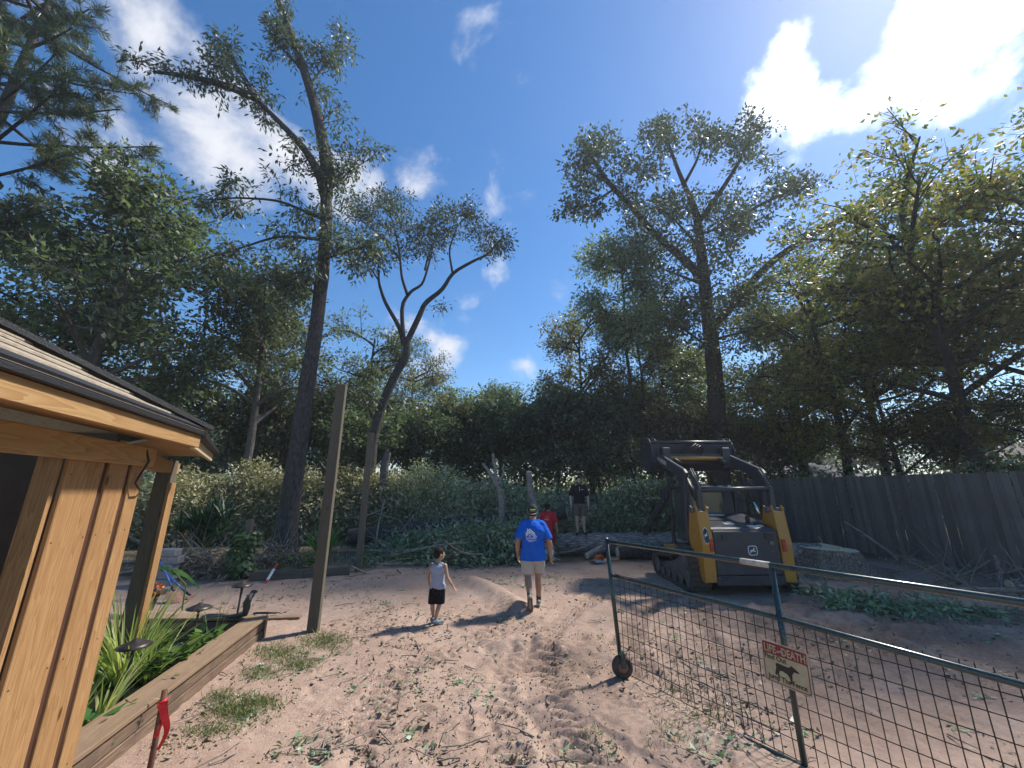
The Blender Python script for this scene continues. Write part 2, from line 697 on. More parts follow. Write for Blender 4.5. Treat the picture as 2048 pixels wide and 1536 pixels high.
rows = [-6.0, -3.0, -1.0, 0.2]
yy = 0.9
while yy < 420:
    rows.append(yy)
    yy += max(.014, .0062 * yy) if yy < 17 else .03 * yy
rows = np.array(rows)
ncol = 520
cx = np.linspace(-1, 1, ncol)
cx = np.sign(cx) * np.abs(cx) ** 1.15
GX = cx[None, :] * (3.0 + 1.75 * np.maximum(rows, 0)[:, None])
GY = np.broadcast_to(rows[:, None], GX.shape)
GZ = zg(GX, GY)
gq = QB()
ii, jj = np.meshgrid(np.arange(len(rows) - 1), np.arange(ncol - 1), indexing='ij')
gq.add(np.stack([GX, GY, GZ], -1), np.stack([ii * ncol + jj, ii * ncol + jj + 1, (ii + 1) * ncol + jj + 1, (ii + 1) * ncol + jj], -1))
gme = gq.mesh('ground')
# kinds of soil: red = moist churned earth, green = woodland floor of leaf mould and thin grass, blue = gravelly sand
moist = np.clip(1.25 - np.hypot((GX - 4.6) / 3.6, (GY - 6.4) / 2.3), 0, 1) * np.clip(.9 + 1.4 * fbm(GX * 1.3, GY * 1.3, 41, 4), 0, 1)
moist = np.maximum(moist, .8 * np.clip(1.2 - np.hypot((GX - .75) / .9, (GY - 5.35) / .75), 0, 1) * np.clip(.6 + 1.2 * fbm(GX * 2, GY * 2, 42, 3), 0, 1))
for (pts, hw, dep, pitch, lug) in RUTS[2:5]:
    d, a, s = seg_dist(GX, GY, pts)
    moist = np.maximum(moist, .8 * np.clip(1.3 - d / hw, 0, 1) * np.clip(.7 + fbm(GX * 2, GY * 2, 43, 3), 0, 1))
edge = 10.9 + .9 * fbm(GX * .4, GY * .4, 44, 3) + np.where(GX < -3.6, -1.0, 0) + np.where(GX > 5.5, .6, 0)
wood = np.clip((GY - edge) / 1.3, 0, 1)
wood = np.maximum(wood, np.clip((-GX - 3.6 - .17 * GY) / .6, 0, 1) * np.clip((GY - 9.6) / .5, 0, 1))
grav = np.clip((-GX - .1) / 1.3, 0, 1) * np.clip((6.5 - GY) / 1.5, 0, 1) * np.clip(.7 + 1.6 * fbm(GX * .9, GY * .9, 45, 3), 0, 1)
ca = gme.color_attributes.new('soil', 'FLOAT_COLOR', 'POINT')
cc = np.ones((GX.size, 4), np.float32)
cc[:, 0], cc[:, 1], cc[:, 2] = moist.ravel(), wood.ravel(), grav.ravel()
ca.data.foreach_set('color', cc.ravel())

M = Mat('sandy_soil')
co = M.coord()
big = M.noise(co, .8, 5, .6)
fine = M.noise(co, 22, 6, .7)
grit = M.noise(co, 120, 3, .8)
sand = M.ramp(M.math('ADD', M.math('MULTIPLY', big, .55), M.math('MULTIPLY', fine, .45)),
              [(.32, (.235, .160, .118)), (.5, (.345, .245, .188)), (.68, (.435, .33, .262))])
att = M.node('ShaderNodeVertexColor', layer_name='soil')
sp = M.n.new('ShaderNodeSeparateColor')
M.l.new(att.outputs[0], sp.inputs[0])
vo = M.node('ShaderNodeTexVoronoi', feature='F1')
vo.inputs['Scale'].default_value = 75
M.l.new(co, vo.inputs['Vector'])
peb = M.ramp(vo.outputs['Color'], [(.2, (.21, .135, .10)), (.55, (.34, .24, .185)), (.86, (.39, .29, .23)), (.97, (.60, .52, .45))])
c = M.mix(M.math('MULTIPLY', sp.outputs[2], .8), sand, peb)
wet = M.ramp(fine, [(.3, (.115, .078, .056)), (.75, (.26, .185, .14))])
c = M.mix(M.math('MULTIPLY', sp.outputs[0], .92), c, wet)
duff = M.ramp(M.noise(co, 9, 7, .75), [(.3, (.05, .04, .03)), (.5, (.12, .092, .065)), (.62, (.11, .115, .06)), (.75, (.22, .175, .13))])
c = M.mix(sp.outputs[1], c, duff)
c = M.mix(M.ramp(grit, [(.62, (0, 0, 0)), (.8, (.5, .5, .5))]), c, (.42, .33, .26))
M.col(c)
M.rough(.95)
M.b.inputs['Specular IOR Level'].default_value = .12
b1 = M.bump(fine, .45, .02)
M.bump(M.math('ADD', grit, M.math('MULTIPLY', vo.outputs['Distance'], 1.0)), .35, .006, b1)
ground = link('ground', gme, M.m, smooth=True)
tag(ground, kind='structure')

# ================================================================== trees
BARK = barkmat('oak_bark', (.105, .094, .088), (.026, .023, .023), (17, 17, 2.6))
BARK2 = barkmat('dark_bark', (.072, .065, .063), (.022, .020, .020), (16, 16, 4))
BARKL = barkmat('log_bark', (.40, .35, .31), (.055, .045, .04), (2.6, 12, 12), 1.0, .035)
BARKG = barkmat('grey_bark', (.16, .15, .145), (.05, .046, .045), (18, 18, 4), .6, .02)
DEADW = barkmat('weathered_wood', (.36, .32, .285), (.10, .085, .075), (22, 22, 5), .6, .012)
LF_OAK = leafmat('oak_leaves', [(0.105, 0.144, 0.074), (0.149, 0.196, 0.102), (0.201, 0.254, 0.137), (0.280, 0.333, 0.201)], .40)
LF_WILL = leafmat('willow_oak_leaves', [(0.123, 0.154, 0.088), (0.175, 0.213, 0.123), (0.245, 0.284, 0.172), (0.350, 0.376, 0.254)], .38)
LF_OAKD = leafmat('backlit_oak_leaves', [(0.052, 0.072, 0.037), (0.074, 0.098, 0.051), (0.101, 0.127, 0.069), (0.140, 0.167, 0.101)], .30)  # oak leaves with a darker colour, painting in their backlit silhouette
LF_WILLD = leafmat('backlit_willow_oak_leaves', [(0.061, 0.077, 0.044), (0.087, 0.106, 0.061), (0.122, 0.142, 0.086), (0.175, 0.188, 0.127)], .30)  # willow oak leaves darkened likewise to look backlit against the sky
LF_DARK = leafmat('dark_leaves', [(0.072, 0.098, 0.059), (0.106, 0.134, 0.080), (0.144, 0.177, 0.106), (0.203, 0.231, 0.155)], .48)
LF_FALL = leafmat('turning_leaves', [(0.102, 0.144, 0.055), (0.144, 0.191, 0.069), (0.205, 0.235, 0.075), (0.314, 0.273, 0.082), (0.382, 0.260, 0.096)], .55, (.98, 1.1, .5))
LF_WARM = leafmat('bronze_leaves', [(0.131, 0.149, 0.079), (0.175, 0.193, 0.102), (0.245, 0.219, 0.114), (0.289, 0.219, 0.131)], .50)
LF_PINE = leafmat('pine_needles', [(0.075, 0.103, 0.055), (0.105, 0.131, 0.071), (0.141, 0.171, 0.096)], .25, rough=.4)


def bez(p, c, q, n):
    t = np.linspace(0, 1, n)[:, None]
    return (1 - t) ** 2 * p + 2 * t * (1 - t) * c + t * t * q


def leaf_clusters(qb, rng, C, k, rad, L, wr, droop=.3, out=None):
    """k leaves round every point of C"""
    C = np.repeat(C, k, 0)
    n = len(C)
    off = rng.standard_normal((n, 3)) * rad * np.array([1, 1, .75]) * .55
    P = C + off
    D = nrm(off + rng.standard_normal((n, 3)) * rad * .6) + np.array([0, 0, -droop])
    if out is not None:
        D = D + np.repeat(out, k, 0) * .35
    N = rng.standard_normal((n, 3)) * .7 + np.array([0, 0, 1.0])
    ln = L * rng.uniform(.65, 1.25, n)
    qb.leaves(P, D, N, ln, ln * wr * rng.uniform(.8, 1.2, n))


def sub_branches(wood, rng, limbs, n2, len2, n3, len3, r2, upb=.25, lo=.3):
    """second and third order branches from limb polylines; returns leaf points and outward directions"""
    C, O, P3, Q3 = [], [], [], []
    for (pts, r0) in limbs:
        pts = np.asarray(pts, float)
        m = len(pts) - 1
        for _ in range(n2):
            t = rng.uniform(lo, 1.0) * m
            i = min(int(t), m - 1); f = t - i
            p = pts[i] * (1 - f) + pts[i + 1] * f
            along = nrm(pts[i + 1] - pts[i])
            d = nrm(rng.standard_normal(3) * np.array([1, 1, .7]) + along * .7 + np.array([0, 0, upb]))
            L = len2 * rng.uniform(.5, 1.2)
            q = p + d * L
            c = (p + q) / 2 + rng.standard_normal(3) * L * .12
            b = bez(p, c, q, 5)
            wood.tube(b, np.linspace(r2, r2 * .35, 5), 4)
            for _ in range(n3):
                s = rng.uniform(.25, 1.0) * 4
                k = min(int(s), 3); g = s - k
                a = b[k] * (1 - g) + b[k + 1] * g
                e = nrm(rng.standard_normal(3) * np.array([1, 1, .8]) + d * .8 + np.array([0, 0, upb * .5]))
                z = a + e * len3 * rng.uniform(.5, 1.2)
                P3.append(a); Q3.append(z)
                C += [z, a * .45 + z * .55]; O += [e, e]
    P3, Q3 = np.array(P3), np.array(Q3)
    wood.segs(P3, Q3, r2 * .3, r2 * .12)
    return np.array(C), np.array(O)


def auto_limbs(rng, trunk, cen, rad, n1, start=(.35, .98), sag=.25):
    """limbs that leave the trunk and reach for points through an ellipsoid crown"""
    trunk = np.asarray(trunk, float)
    out = []
    m = len(trunk) - 1
    for i in range(n1):
        az = i * 2.39996 + rng.uniform(-.5, .5)
        el = rng.uniform(-.55, 1.0)
        rr = rng.uniform(.62, 1.0)
        d = np.array([math.cos(az) * math.sqrt(max(0, 1 - el * el * .8)), math.sin(az) * math.sqrt(max(0, 1 - el * el * .8)), el])
        q = cen + d * rad * rr
        ztop, zbot = trunk[-1][2], trunk[0][2]
        zs = q[2] - .55 * np.hypot(*(q - cen)[:2]) * rng.uniform(.5, 1.3)
        fz = np.clip((zs - zbot) / (ztop - zbot), start[0], start[1])
        t = fz * m
        k = min(int(t), m - 1); f = t - k
        p = trunk[k] * (1 - f) + trunk[k + 1] * f
        c = p * .45 + q * .55 + np.array([0, 0, sag * np.linalg.norm(q - p) * rng.uniform(-.2, .9)]) + rng.standard_normal(3) * .12 * np.linalg.norm(q - p)
        out.append(bez(p, c, q, 7))
    return out


def make_tree(name, label, group, base, trunk, tr, limbs, lp, leafm, bark, seed, extra=None, flare=1.0, cat='tree'):
    """trunk: polyline, tr: radii; limbs: [(polyline, radius)]; lp: leaf settings"""
    rng = np.random.default_rng(seed)
    base = Vector(base)
    root = empty(name, base, 0, label, cat, group)
    o = np.array(base)
    wood, leaf = QB(), QB()
    T = np.asarray(trunk, float) - o
    # resample the trunk smoothly
    n = len(T)
    tt = np.linspace(0, n - 1, n * 4)
    P = np.stack([np.interp(tt, np.arange(n), T[:, j]) for j in range(3)], 1)
    P[1:-1] = (P[:-2] + P[1:-1] * 2 + P[2:]) / 4
    rr = np.interp(tt, np.arange(n), tr)
    if flare > 1:
        h = P[:, 2]
        rr = rr * (1 + (flare - 1) * np.exp(-np.maximum(h, 0) / .35))
    wood.tube(P, rr, 14 if tr[0] > .12 else 8, .03, rng)
    LL = []
    for (pl, r0) in limbs:
        pl = np.asarray(pl, float) - o
        n = len(pl)
        tt = np.linspace(0, n - 1, n * 3)
        Q = np.stack([np.interp(tt, np.arange(n), pl[:, j]) for j in range(3)], 1)
        Q[1:-1] = (Q[:-2] + Q[1:-1] * 2 + Q[2:]) / 4
        wood.tube(Q, r0 * np.linspace(1, .30, len(Q)), 7)
        LL.append((Q, r0))
    C, O = sub_branches(wood, rng, LL, lp['n2'], lp['l2'], lp['n3'], lp['l3'], lp.get('r2', .03), lp.get('up', .25), lp.get('lo', .3))
    if extra is not None:
        C = np.concatenate([C, np.asarray(extra, float) - o]); O = np.concatenate([O, np.tile([[0, 0, .2]], (len(extra), 1))])
    keep = rng.random(len(C)) < lp.get('keep', 1.0)
    leaf_clusters(leaf, rng, C[keep], lp['k'], lp['rad'], lp['L'], lp.get('w', .42), lp.get('droop', .3), O[keep])
    wood.build('trunk', bark, root, True)
    leaf.build('crown', leafm, root)
    return root


def pl(y, *uv, dy=0.0):
    """a polyline through the given picture points in the plane y, drifting dy in depth"""
    n = len(uv)
    return [np.array(at(u, v, y=y + dy * i / max(n - 1, 1))) for i, (u, v) in enumerate(uv)]


# --- the tall willow oak left of the posts, lopped, with tufts of leaf along its trunk
Y = 12.1
tr1 = pl(Y, (562, 1128), (575, 1040), (596, 900), (612, 780), (632, 660), (648, 520), (653, 430), (652, 385))
tr1[0][2] = -.12
limbs1 = [(pl(Y, (652, 390), (655, 330), (632, 215), (598, 110), (575, 50), (548, -20), (520, -110), dy=.8), .26),
          (pl(Y, (651, 392), (640, 350), (612, 300), (560, 245), (505, 190), dy=-.8), .21),
          (pl(Y - .8, (510, 195), (455, 172), (400, 158), (350, 148), (306, 144), dy=-.6), .15),
          (pl(Y - .8, (508, 192), (485, 150), (462, 115), (455, 98), dy=.3), .11),
          (pl(Y + .3, (598, 132), (572, 105), (548, 82), dy=-.2), .07),
          (pl(Y + .2, (620, 170), (650, 130), (672, 100), dy=.9), .05),
          (pl(Y, (645, 395), (690, 350), (735, 320), dy=.6), .05),
          (pl(Y, (648, 440), (560, 400), (470, 395), (410, 400), dy=-1.0), .06),
          (pl(Y, (648, 480), (560, 470), (470, 500), (400, 520), dy=.8), .06),
          (pl(Y, (646, 520), (700, 500), (740, 490), dy=-.5), .04),
          (pl(Y, (640, 590), (580, 560), (530, 560), dy=-.9), .04)]
ex = []
rs = np.random.default_rng(5)
for _ in range(70):
    t = rs.uniform(.6, 1)
    p = at(np.interp(t, [0, .5, 1], [632, 648, 652]), np.interp(t, [0, .5, 1], [690, 520, 400]), y=Y)
    ex.append(np.array(p) + rs.standard_normal(3) * np.array([.45, .45, .4]))
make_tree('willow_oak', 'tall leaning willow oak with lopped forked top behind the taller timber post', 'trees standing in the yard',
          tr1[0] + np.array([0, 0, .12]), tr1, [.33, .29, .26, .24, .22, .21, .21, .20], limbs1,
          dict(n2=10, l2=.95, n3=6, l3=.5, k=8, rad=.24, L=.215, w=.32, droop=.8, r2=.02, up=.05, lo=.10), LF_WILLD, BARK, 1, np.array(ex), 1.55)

# --- the crooked oak beyond the shorter post
Y = 17.0
tr2 = pl(Y, (722, 1060), (738, 960), (745, 880), (762, 815), (790, 750), (812, 715), (815, 680))
tr2[0][2] = -.1
limbs2 = [(pl(Y, (808, 690), (800, 655), (770, 605), (757, 565), (758, 545), dy=-.8), .13),
          (pl(Y, (815, 682), (840, 630), (850, 605), (885, 580), (905, 545), (950, 520), (975, 510), (1000, 480), dy=.8), .15),
          (pl(Y, (808, 690), (802, 610), (822, 582), (845, 570), (856, 535), (866, 495), dy=.4), .11),
          (pl(Y, (815, 590), (803, 555), (800, 510), (788, 450), (770, 400), dy=.9), .08),
          (pl(Y, (905, 545), (897, 500), (915, 450), (935, 430), dy=-.5), .06),
          (pl(Y, (850, 540), (858, 505), (880, 460), (900, 440), dy=.6), .06),
          (pl(Y, (800, 520), (760, 470), (720, 440), dy=-1.0), .05),
          (pl(Y, (757, 560), (730, 520), (700, 500), dy=.6), .05),
          (pl(Y, (745, 838), (738, 815), (741, 800), dy=-.2), .08)]
ex = []
for (u, v, ru, rv, n) in ((770, 420, 66, 48, 110), (720, 470, 44, 60, 60), (800, 480, 66, 42, 110), (910, 445, 62, 32, 100), (985, 485, 36, 34, 56), (860, 470, 44, 30, 44), (880, 612, 16, 8, 8)):
    for _ in range(n):
        a, r = rs.uniform(0, 6.28), math.sqrt(rs.uniform(0, 1))
        ex.append(np.array(at(u + ru * r * math.cos(a), v + rv * r * math.sin(a), y=Y + rs.normal(0, .9))))
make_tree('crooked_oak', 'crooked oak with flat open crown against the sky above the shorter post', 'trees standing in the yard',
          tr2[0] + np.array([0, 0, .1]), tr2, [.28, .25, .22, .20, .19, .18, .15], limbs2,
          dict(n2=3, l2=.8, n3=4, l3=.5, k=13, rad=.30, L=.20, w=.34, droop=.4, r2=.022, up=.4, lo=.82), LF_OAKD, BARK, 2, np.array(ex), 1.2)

# --- the big oak behind the loader
Y = 20.0
tr3 = pl(Y, (1440, 1010), (1436, 900), (1432, 780), (1424, 690), (1412, 600), (1404, 520), (1396, 440), (1380, 390))
tr3[0][2] = -.1
limbs3 = [(pl(Y, (1408, 560), (1370, 520), (1310, 470), (1260, 410), (1215, 365), (1180, 310), (1165, 280), dy=-1.2), 0.260),
          (pl(Y - 1.2, (1225, 380), (1195, 400), (1165, 415), (1143, 425), dy=-.4), 0.078),
          (pl(Y - 1.2, (1215, 365), (1180, 345), (1145, 335), dy=-.6), 0.078),
          (pl(Y, (1380, 395), (1360, 350), (1345, 310), (1330, 270), (1312, 250), dy=.6), 0.156),
          (pl(Y, (1370, 365), (1395, 320), (1405, 280), (1420, 262), dy=-.6), 0.104),
          (pl(Y, (1400, 440), (1440, 385), (1475, 330), (1500, 280), (1515, 255), dy=.5), 0.169),
          (pl(Y, (1440, 470), (1500, 420), (1560, 390), (1595, 375), (1605, 400), dy=-.8), 0.117),
          (pl(Y, (1470, 600), (1540, 525), (1620, 470), (1690, 435), (1760, 400), (1830, 380), dy=-2.2), 0.234),
          (pl(Y, (1490, 590), (1550, 550), (1600, 540), dy=-1.2), 0.156),
          (pl(Y, (1428, 650), (1460, 620), (1472, 598), dy=-.1), 0.260),
          (pl(Y, (1410, 570), (1330, 540), (1290, 520), dy=.9), 0.091),
          (pl(Y, (1425, 700), (1370, 660), (1330, 640), dy=-.8), 0.091),
          (pl(Y, (1425, 680), (1500, 660), (1560, 640), dy=1.0), 0.091),
          (pl(Y, (1404, 500), (1350, 440), (1300, 400), dy=1.2), 0.091),
          (pl(Y, (1400, 470), (1450, 450), (1490, 470), dy=1.2), 0.091)]
ex = []
for (u, v, ru, rv, n) in ((1200, 290, 44, 34, 80), (1160, 350, 28, 30, 40), (1165, 415, 30, 18, 34), (1320, 275, 40, 36, 80), (1300, 340, 40, 30, 50), (1410, 280, 36, 38, 64), (1250, 330, 30, 24, 30),
                          (1490, 290, 36, 44, 84), (1570, 370, 44, 30, 64), (1540, 330, 20, 16, 14), (1380, 440, 130, 60, 330), (1400, 560, 150, 70, 340), (1430, 650, 140, 60, 220), (1250, 400, 40, 26, 34), (1480, 420, 70, 46, 90), (1620, 480, 70, 36, 70)):
    for _ in range(n):
        a, r = rs.uniform(0, 6.28), math.sqrt(rs.uniform(0, 1))
        ex.append(np.array(at(u + ru * r * math.cos(a), v + rv * r * math.sin(a), y=Y + rs.normal(-.3, 1.3))))
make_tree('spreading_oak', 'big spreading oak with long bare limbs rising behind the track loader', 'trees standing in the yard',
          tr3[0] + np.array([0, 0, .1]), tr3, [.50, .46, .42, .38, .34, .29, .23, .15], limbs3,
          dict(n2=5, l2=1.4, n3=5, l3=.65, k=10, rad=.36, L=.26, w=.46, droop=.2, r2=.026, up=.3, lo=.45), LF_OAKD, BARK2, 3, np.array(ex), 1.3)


# --- prototypes of the woodland trees, then copies that share their meshes
def auto_tree(name, h, cz, rad, n1, lp, leafm, bark, seed, r0=.2, lean=0.0, start=(.3, .98)):
    rng = np.random.default_rng(seed)
    z = np.linspace(-.1, h * .93, 7)
    tk = np.stack([np.cumsum(rng.normal(0, .12, 7)) + lean * z, np.cumsum(rng.normal(0, .12, 7)), z], 1)
    tk[0, :2] = 0
    rr = np.linspace(r0, r0 * .25, 7)
    cen = np.array([tk[4, 0], tk[4, 1], cz])
    limbs = [(q, r0 * .42) for q in auto_limbs(rng, tk, cen, np.asarray(rad, float), n1, start)]
    return make_tree(name, 'x', None, (0, 0, 0), tk, rr, limbs, lp, leafm, bark, seed, None, 1.3)


LPD = dict(n2=7, l2=1.55, n3=6, l3=.8, k=9, rad=.34, L=.215, w=.48, r2=.03, up=.15, lo=.3)
proto = {
    'oak': auto_tree('woodland_oak', 13, 8.6, (3.4, 3.4, 4.4), 19, dict(LPD, keep=.85), LF_OAK, BARK2, 21, .22),
    'dark': auto_tree('dark_oak', 12, 7.6, (3.3, 3.3, 4.6), 20, dict(LPD, k=10, keep=.8), LF_DARK, BARKG, 22, .22, 0, (.2, .98)),
    'slim': auto_tree('slender_tree', 15, 11, (2.3, 2.3, 4.2), 16, dict(LPD, l2=1.0, k=9, L=.22, w=.42, keep=.8), LF_WILL, BARK2, 23, .14, .02),
    'fall': auto_tree('turning_tree', 13.5, 8.9, (4.3, 4.3, 5.0), 24, dict(LPD, l2=1.5, k=8, L=.21, keep=.68), LF_FALL, BARK2, 24, .24, .03, (.34, .98)),
    'low': auto_tree('understory_tree', 6.5, 3.9, (2.6, 2.6, 3.0), 15, dict(LPD, l2=1.1, k=9, L=.22, keep=.8), LF_DARK, BARK2, 25, .10, 0, (.1, .95)),
    'warm': auto_tree('bronze_tree', 12, 7.4, (3.0, 3.0, 4.5), 18, dict(LPD, k=9, keep=.75), LF_WARM, BARK2, 26, .17, -.02, (.2, .98)),
}
used = set()
WOODS = [  # kind, x, y, scale, turn, height stretch, label, group
    ('dark', -14.3, 13.2, 1.12, 40, 1.04, 'broad dark oak rising behind the shed roof', 0),
    ('oak', -19.6, 16.0, 1.15, 200, 1.0, 'tall oak partly hidden by the pine at the picture edge', 0),
    ('dark', -12.2, 18.3, 1.0, 110, 1.08, 'round dark oak with grey trunk between shed roof and willow oak', 0),
    ('oak', -9.2, 23.5, .96, 70, .98, 'green oak just behind the tall willow oak trunk', 1),
    ('slim', -15.2, 22.5, .95, 10, .9, 'slim tree in the gap right of the shed roof corner', 1),
    ('warm', -6.6, 26.5, .95, 30, .92, 'olive tree behind the crooked oak', 1),
    ('oak', -3.6, 30.0, .92, 250, .82, 'rounded oak at the left end of the low centre treeline', 1),
    ('dark', -.4, 31.0, .98, 0, .86, 'dark rounded oak in the middle of the low centre treeline', 1),
    ('slim', 1.9, 29.0, .85, 60, .64, 'thin pale tree at the right end of the low centre treeline', 1),
    ('warm', 4.3, 23.5, 1.0, 140, 1.02, 'dense bronze green tree above the man in black', 1),
    ('slim', 6.3, 20.5, 1.05, 200, 1.04, 'slender double tree left of the spreading oak', 1),
    ('slim', 7.7, 21.5, .95, 20, .92, 'slender leaning tree above the loader bucket', 1),
    ('oak', 9.6, 24.0, .95, 300, 1.0, 'oak filling in behind the spreading oak trunk', 1),
    ('dark', 12.6, 26.0, 1.0, 160, .95, 'dark oak between spreading oak and turning trees', 1),
    ('fall', 13.9, 16.2, .90, 90, .98, 'yellowing tree behind the wooden fence near the loader', 2),
    ('fall', 14.6, 12.6, 1.02, 10, 1.0, 'large yellowing tree leaning over the middle of the wooden fence', 2),
    ('fall', 17.9, 11.2, 1.0, 215, .98, 'turning tree over the fence at the right picture edge', 2),
    ('warm', 18.5, 15.5, 1.1, 60, 1.05, 'tall bronze tree behind the turning trees', 2),
    ('fall', 19.8, 20.5, 1.05, 140, 1.05, 'far turning tree above the neighbour roof', 2),
    ('oak', 16.5, 22.0, 1.0, 250, 1.0, 'green oak far behind the fence', 2),
    ('fall', 13.6, 13.9, .52, 70, .95, 'small yellow green tree just over the fence right of the stump', 2),
    ('fall', 15.6, 9.6, .56, 190, .95, 'small turning tree over the fence near the right picture edge', 2),
    ('fall', 13.9, 19.0, .60, 300, .95, 'small turning tree over the fence right of the loader', 2),
]
GR = ['oaks behind the shed', 'woodland trees beyond the brush piles', 'trees behind the wooden fence']


def place(kind, x, y, s, turn, hs, label, group, cat='tree'):
    if kind in used:
        o = copy_tree(proto[kind])
    else:
        o = proto[kind]; used.add(kind)
    o.location = (x, y, 0)
    o.rotation_euler = (0, 0, R(turn))
    o.scale = (s, s, s * hs)
    tag(o, label, cat, group)
    return o


for (k, x, y, s, t, hs, lb, g) in WOODS:
    place(k, x, y, s, t, hs, lb, GR[g])
# small trees under the canopy: the dark wall of the wood
rs = np.random.default_rng(9)
ORD = ['leftmost', 'second', 'third', 'fourth', 'fifth', 'sixth', 'seventh', 'eighth', 'ninth', 'tenth', 'eleventh', 'twelfth', 'thirteenth', 'fourteenth', 'fifteenth', 'rightmost', 'last', 'end']
UNDER = [(-17.5, 19.5, 1.1), (-14.0, 21.0, 1.0), (-11.0, 22.0, 1.05), (-8.3, 20.5, .9), (-5.8, 22.0, 1.05), (-3.4, 22.5, 1.0), (-1.2, 23.0, 1.05), (1.0, 22.0, .95), (2.9, 21.5, 1.05),
                              (5.2, 22.0, 1.0), (7.2, 23.5, 1.1), (9.3, 21.0, .9), (11.5, 22.5, 1.05), (14.0, 20.0, 1.0), (16.6, 14.2, .8), (-20, 17, 1.2)]
UNDER.sort(key=lambda p: p[0] / p[1])
for i, (x, y, s) in enumerate(UNDER):
    place('low', x, y, s, rs.uniform(0, 360), rs.uniform(.9, 1.1), ('%s small dark tree' % ORD[i] if i in (0, len(UNDER) - 1) else '%s small dark tree from the left' % ORD[i]) + ' in the low shaded row under the taller crowns', 'understory trees along the wood edge')
far = []
for i in range(30):
    x = -46 + 92 * i / 29 + rs.uniform(-1, 1)
    o = place(['oak', 'dark', 'warm', 'low', 'dark'][i % 5], x, rs.uniform(35, 48), rs.uniform(.85, 1.0), rs.uniform(0, 360), rs.uniform(.72, .85) if i % 5 != 3 else 1.2,
              'distant woodland tree far behind the nearer trunks', 'distant woodland trees')


# --- the pine at the upper left
def pine():
    rng = np.random.default_rng(77)
    base = np.array([-18.6, 10.6, 0.0])
    tk = [base + np.array([0, 0, -.1]), base + np.array([.2, 0, 8]), base + np.array([.3, .2, 15]), base + np.array([.4, .1, 22])]
    root = empty('pine_tree', base, 0, 'tall pine with long needle tufts at the upper left corner', 'tree', 'trees standing in the yard')
    wood, leaf = QB(), QB()
    T = np.array(tk) - base
    tt = np.linspace(0, 3, 20)
    P = np.stack([np.interp(tt, np.arange(4), T[:, j]) for j in range(3)], 1)
    wood.tube(P, np.linspace(.32, .08, 20), 12)
    C, O = [], []
    for i in range(34):
        z = rng.uniform(9.5, 21)
        az = rng.uniform(0, 6.28) if i > 15 else rng.uniform(-1.3, .6)
        Ln = rng.uniform(2.0, 4.0) * (1.25 if i < 16 else 1)
        d = np.array([math.cos(az), math.sin(az), rng.uniform(-.05, .3)])
        p = np.array([.3, .1, z]); q = p + d * Ln
        b = bez(p, (p + q) / 2 + np.array([0, 0, -.3]), q, 6)
        wood.tube(b, np.linspace(.07, .02, 6), 5)
        for _ in range(12):
            t = rng.uniform(.35, 1) * 5
            k = min(int(t), 4)
            a = b[k] + (b[k + 1] - b[k]) * (t - k)
            e = nrm(rng.standard_normal(3) * np.array([1, 1, .6]) + d * .6)
            zz = a + e * rng.uniform(.4, 1.0)
            wood.segs([a], [zz], .015, .008)
            for f in (.4, .7, 1.0):
                C.append(a + (zz - a) * f); O.append(e)
    C, O = np.array(C), np.array(O)
    k = 44
    Cn = np.repeat(C, k, 0); On = np.repeat(O, k, 0)
    D = nrm(rng.standard_normal((len(Cn), 3)) * .75 + On * .7 + np.array([0, 0, .15]))
    leaf.leaves(Cn + rng.standard_normal(Cn.shape) * .04, D, rng.standard_normal(Cn.shape), rng.uniform(.2, .36, len(Cn)), .026, .1)
    wood.build('trunk', BARK, root, True)
    leaf.build('crown', LF_PINE, root)


pine()
# ================================================================== undergrowth, brush, logs, fences, houses
LF_BRUSH = leafmat('wilting_leaves', [(0.176, 0.223, 0.115), (0.243, 0.290, 0.162), (0.324, 0.365, 0.223), (0.446, 0.459, 0.311), (0.567, 0.553, 0.392)], .30, (1, 1.05, .6))
LF_PALE = leafmat('pale_leaf_undersides', [(0.203, 0.243, 0.121), (0.297, 0.324, 0.169), (0.419, 0.419, 0.243), (0.540, 0.520, 0.338)], .34, (1, 1, .55))
LF_FRESH = leafmat('fresh_cut_leaves', [(0.115, 0.176, 0.095), (0.162, 0.236, 0.135), (0.230, 0.311, 0.189), (0.324, 0.405, 0.270)], .28, (.9, 1.05, .6))
DRYW = simple('dry_twigs', (.34, .285, .235), (.15, .12, .095), 6, .9, bump=.2)
CUT = simple('fresh_cut_wood', (.76, .60, .40), (.56, .41, .25), 14, .8, bump=.25)


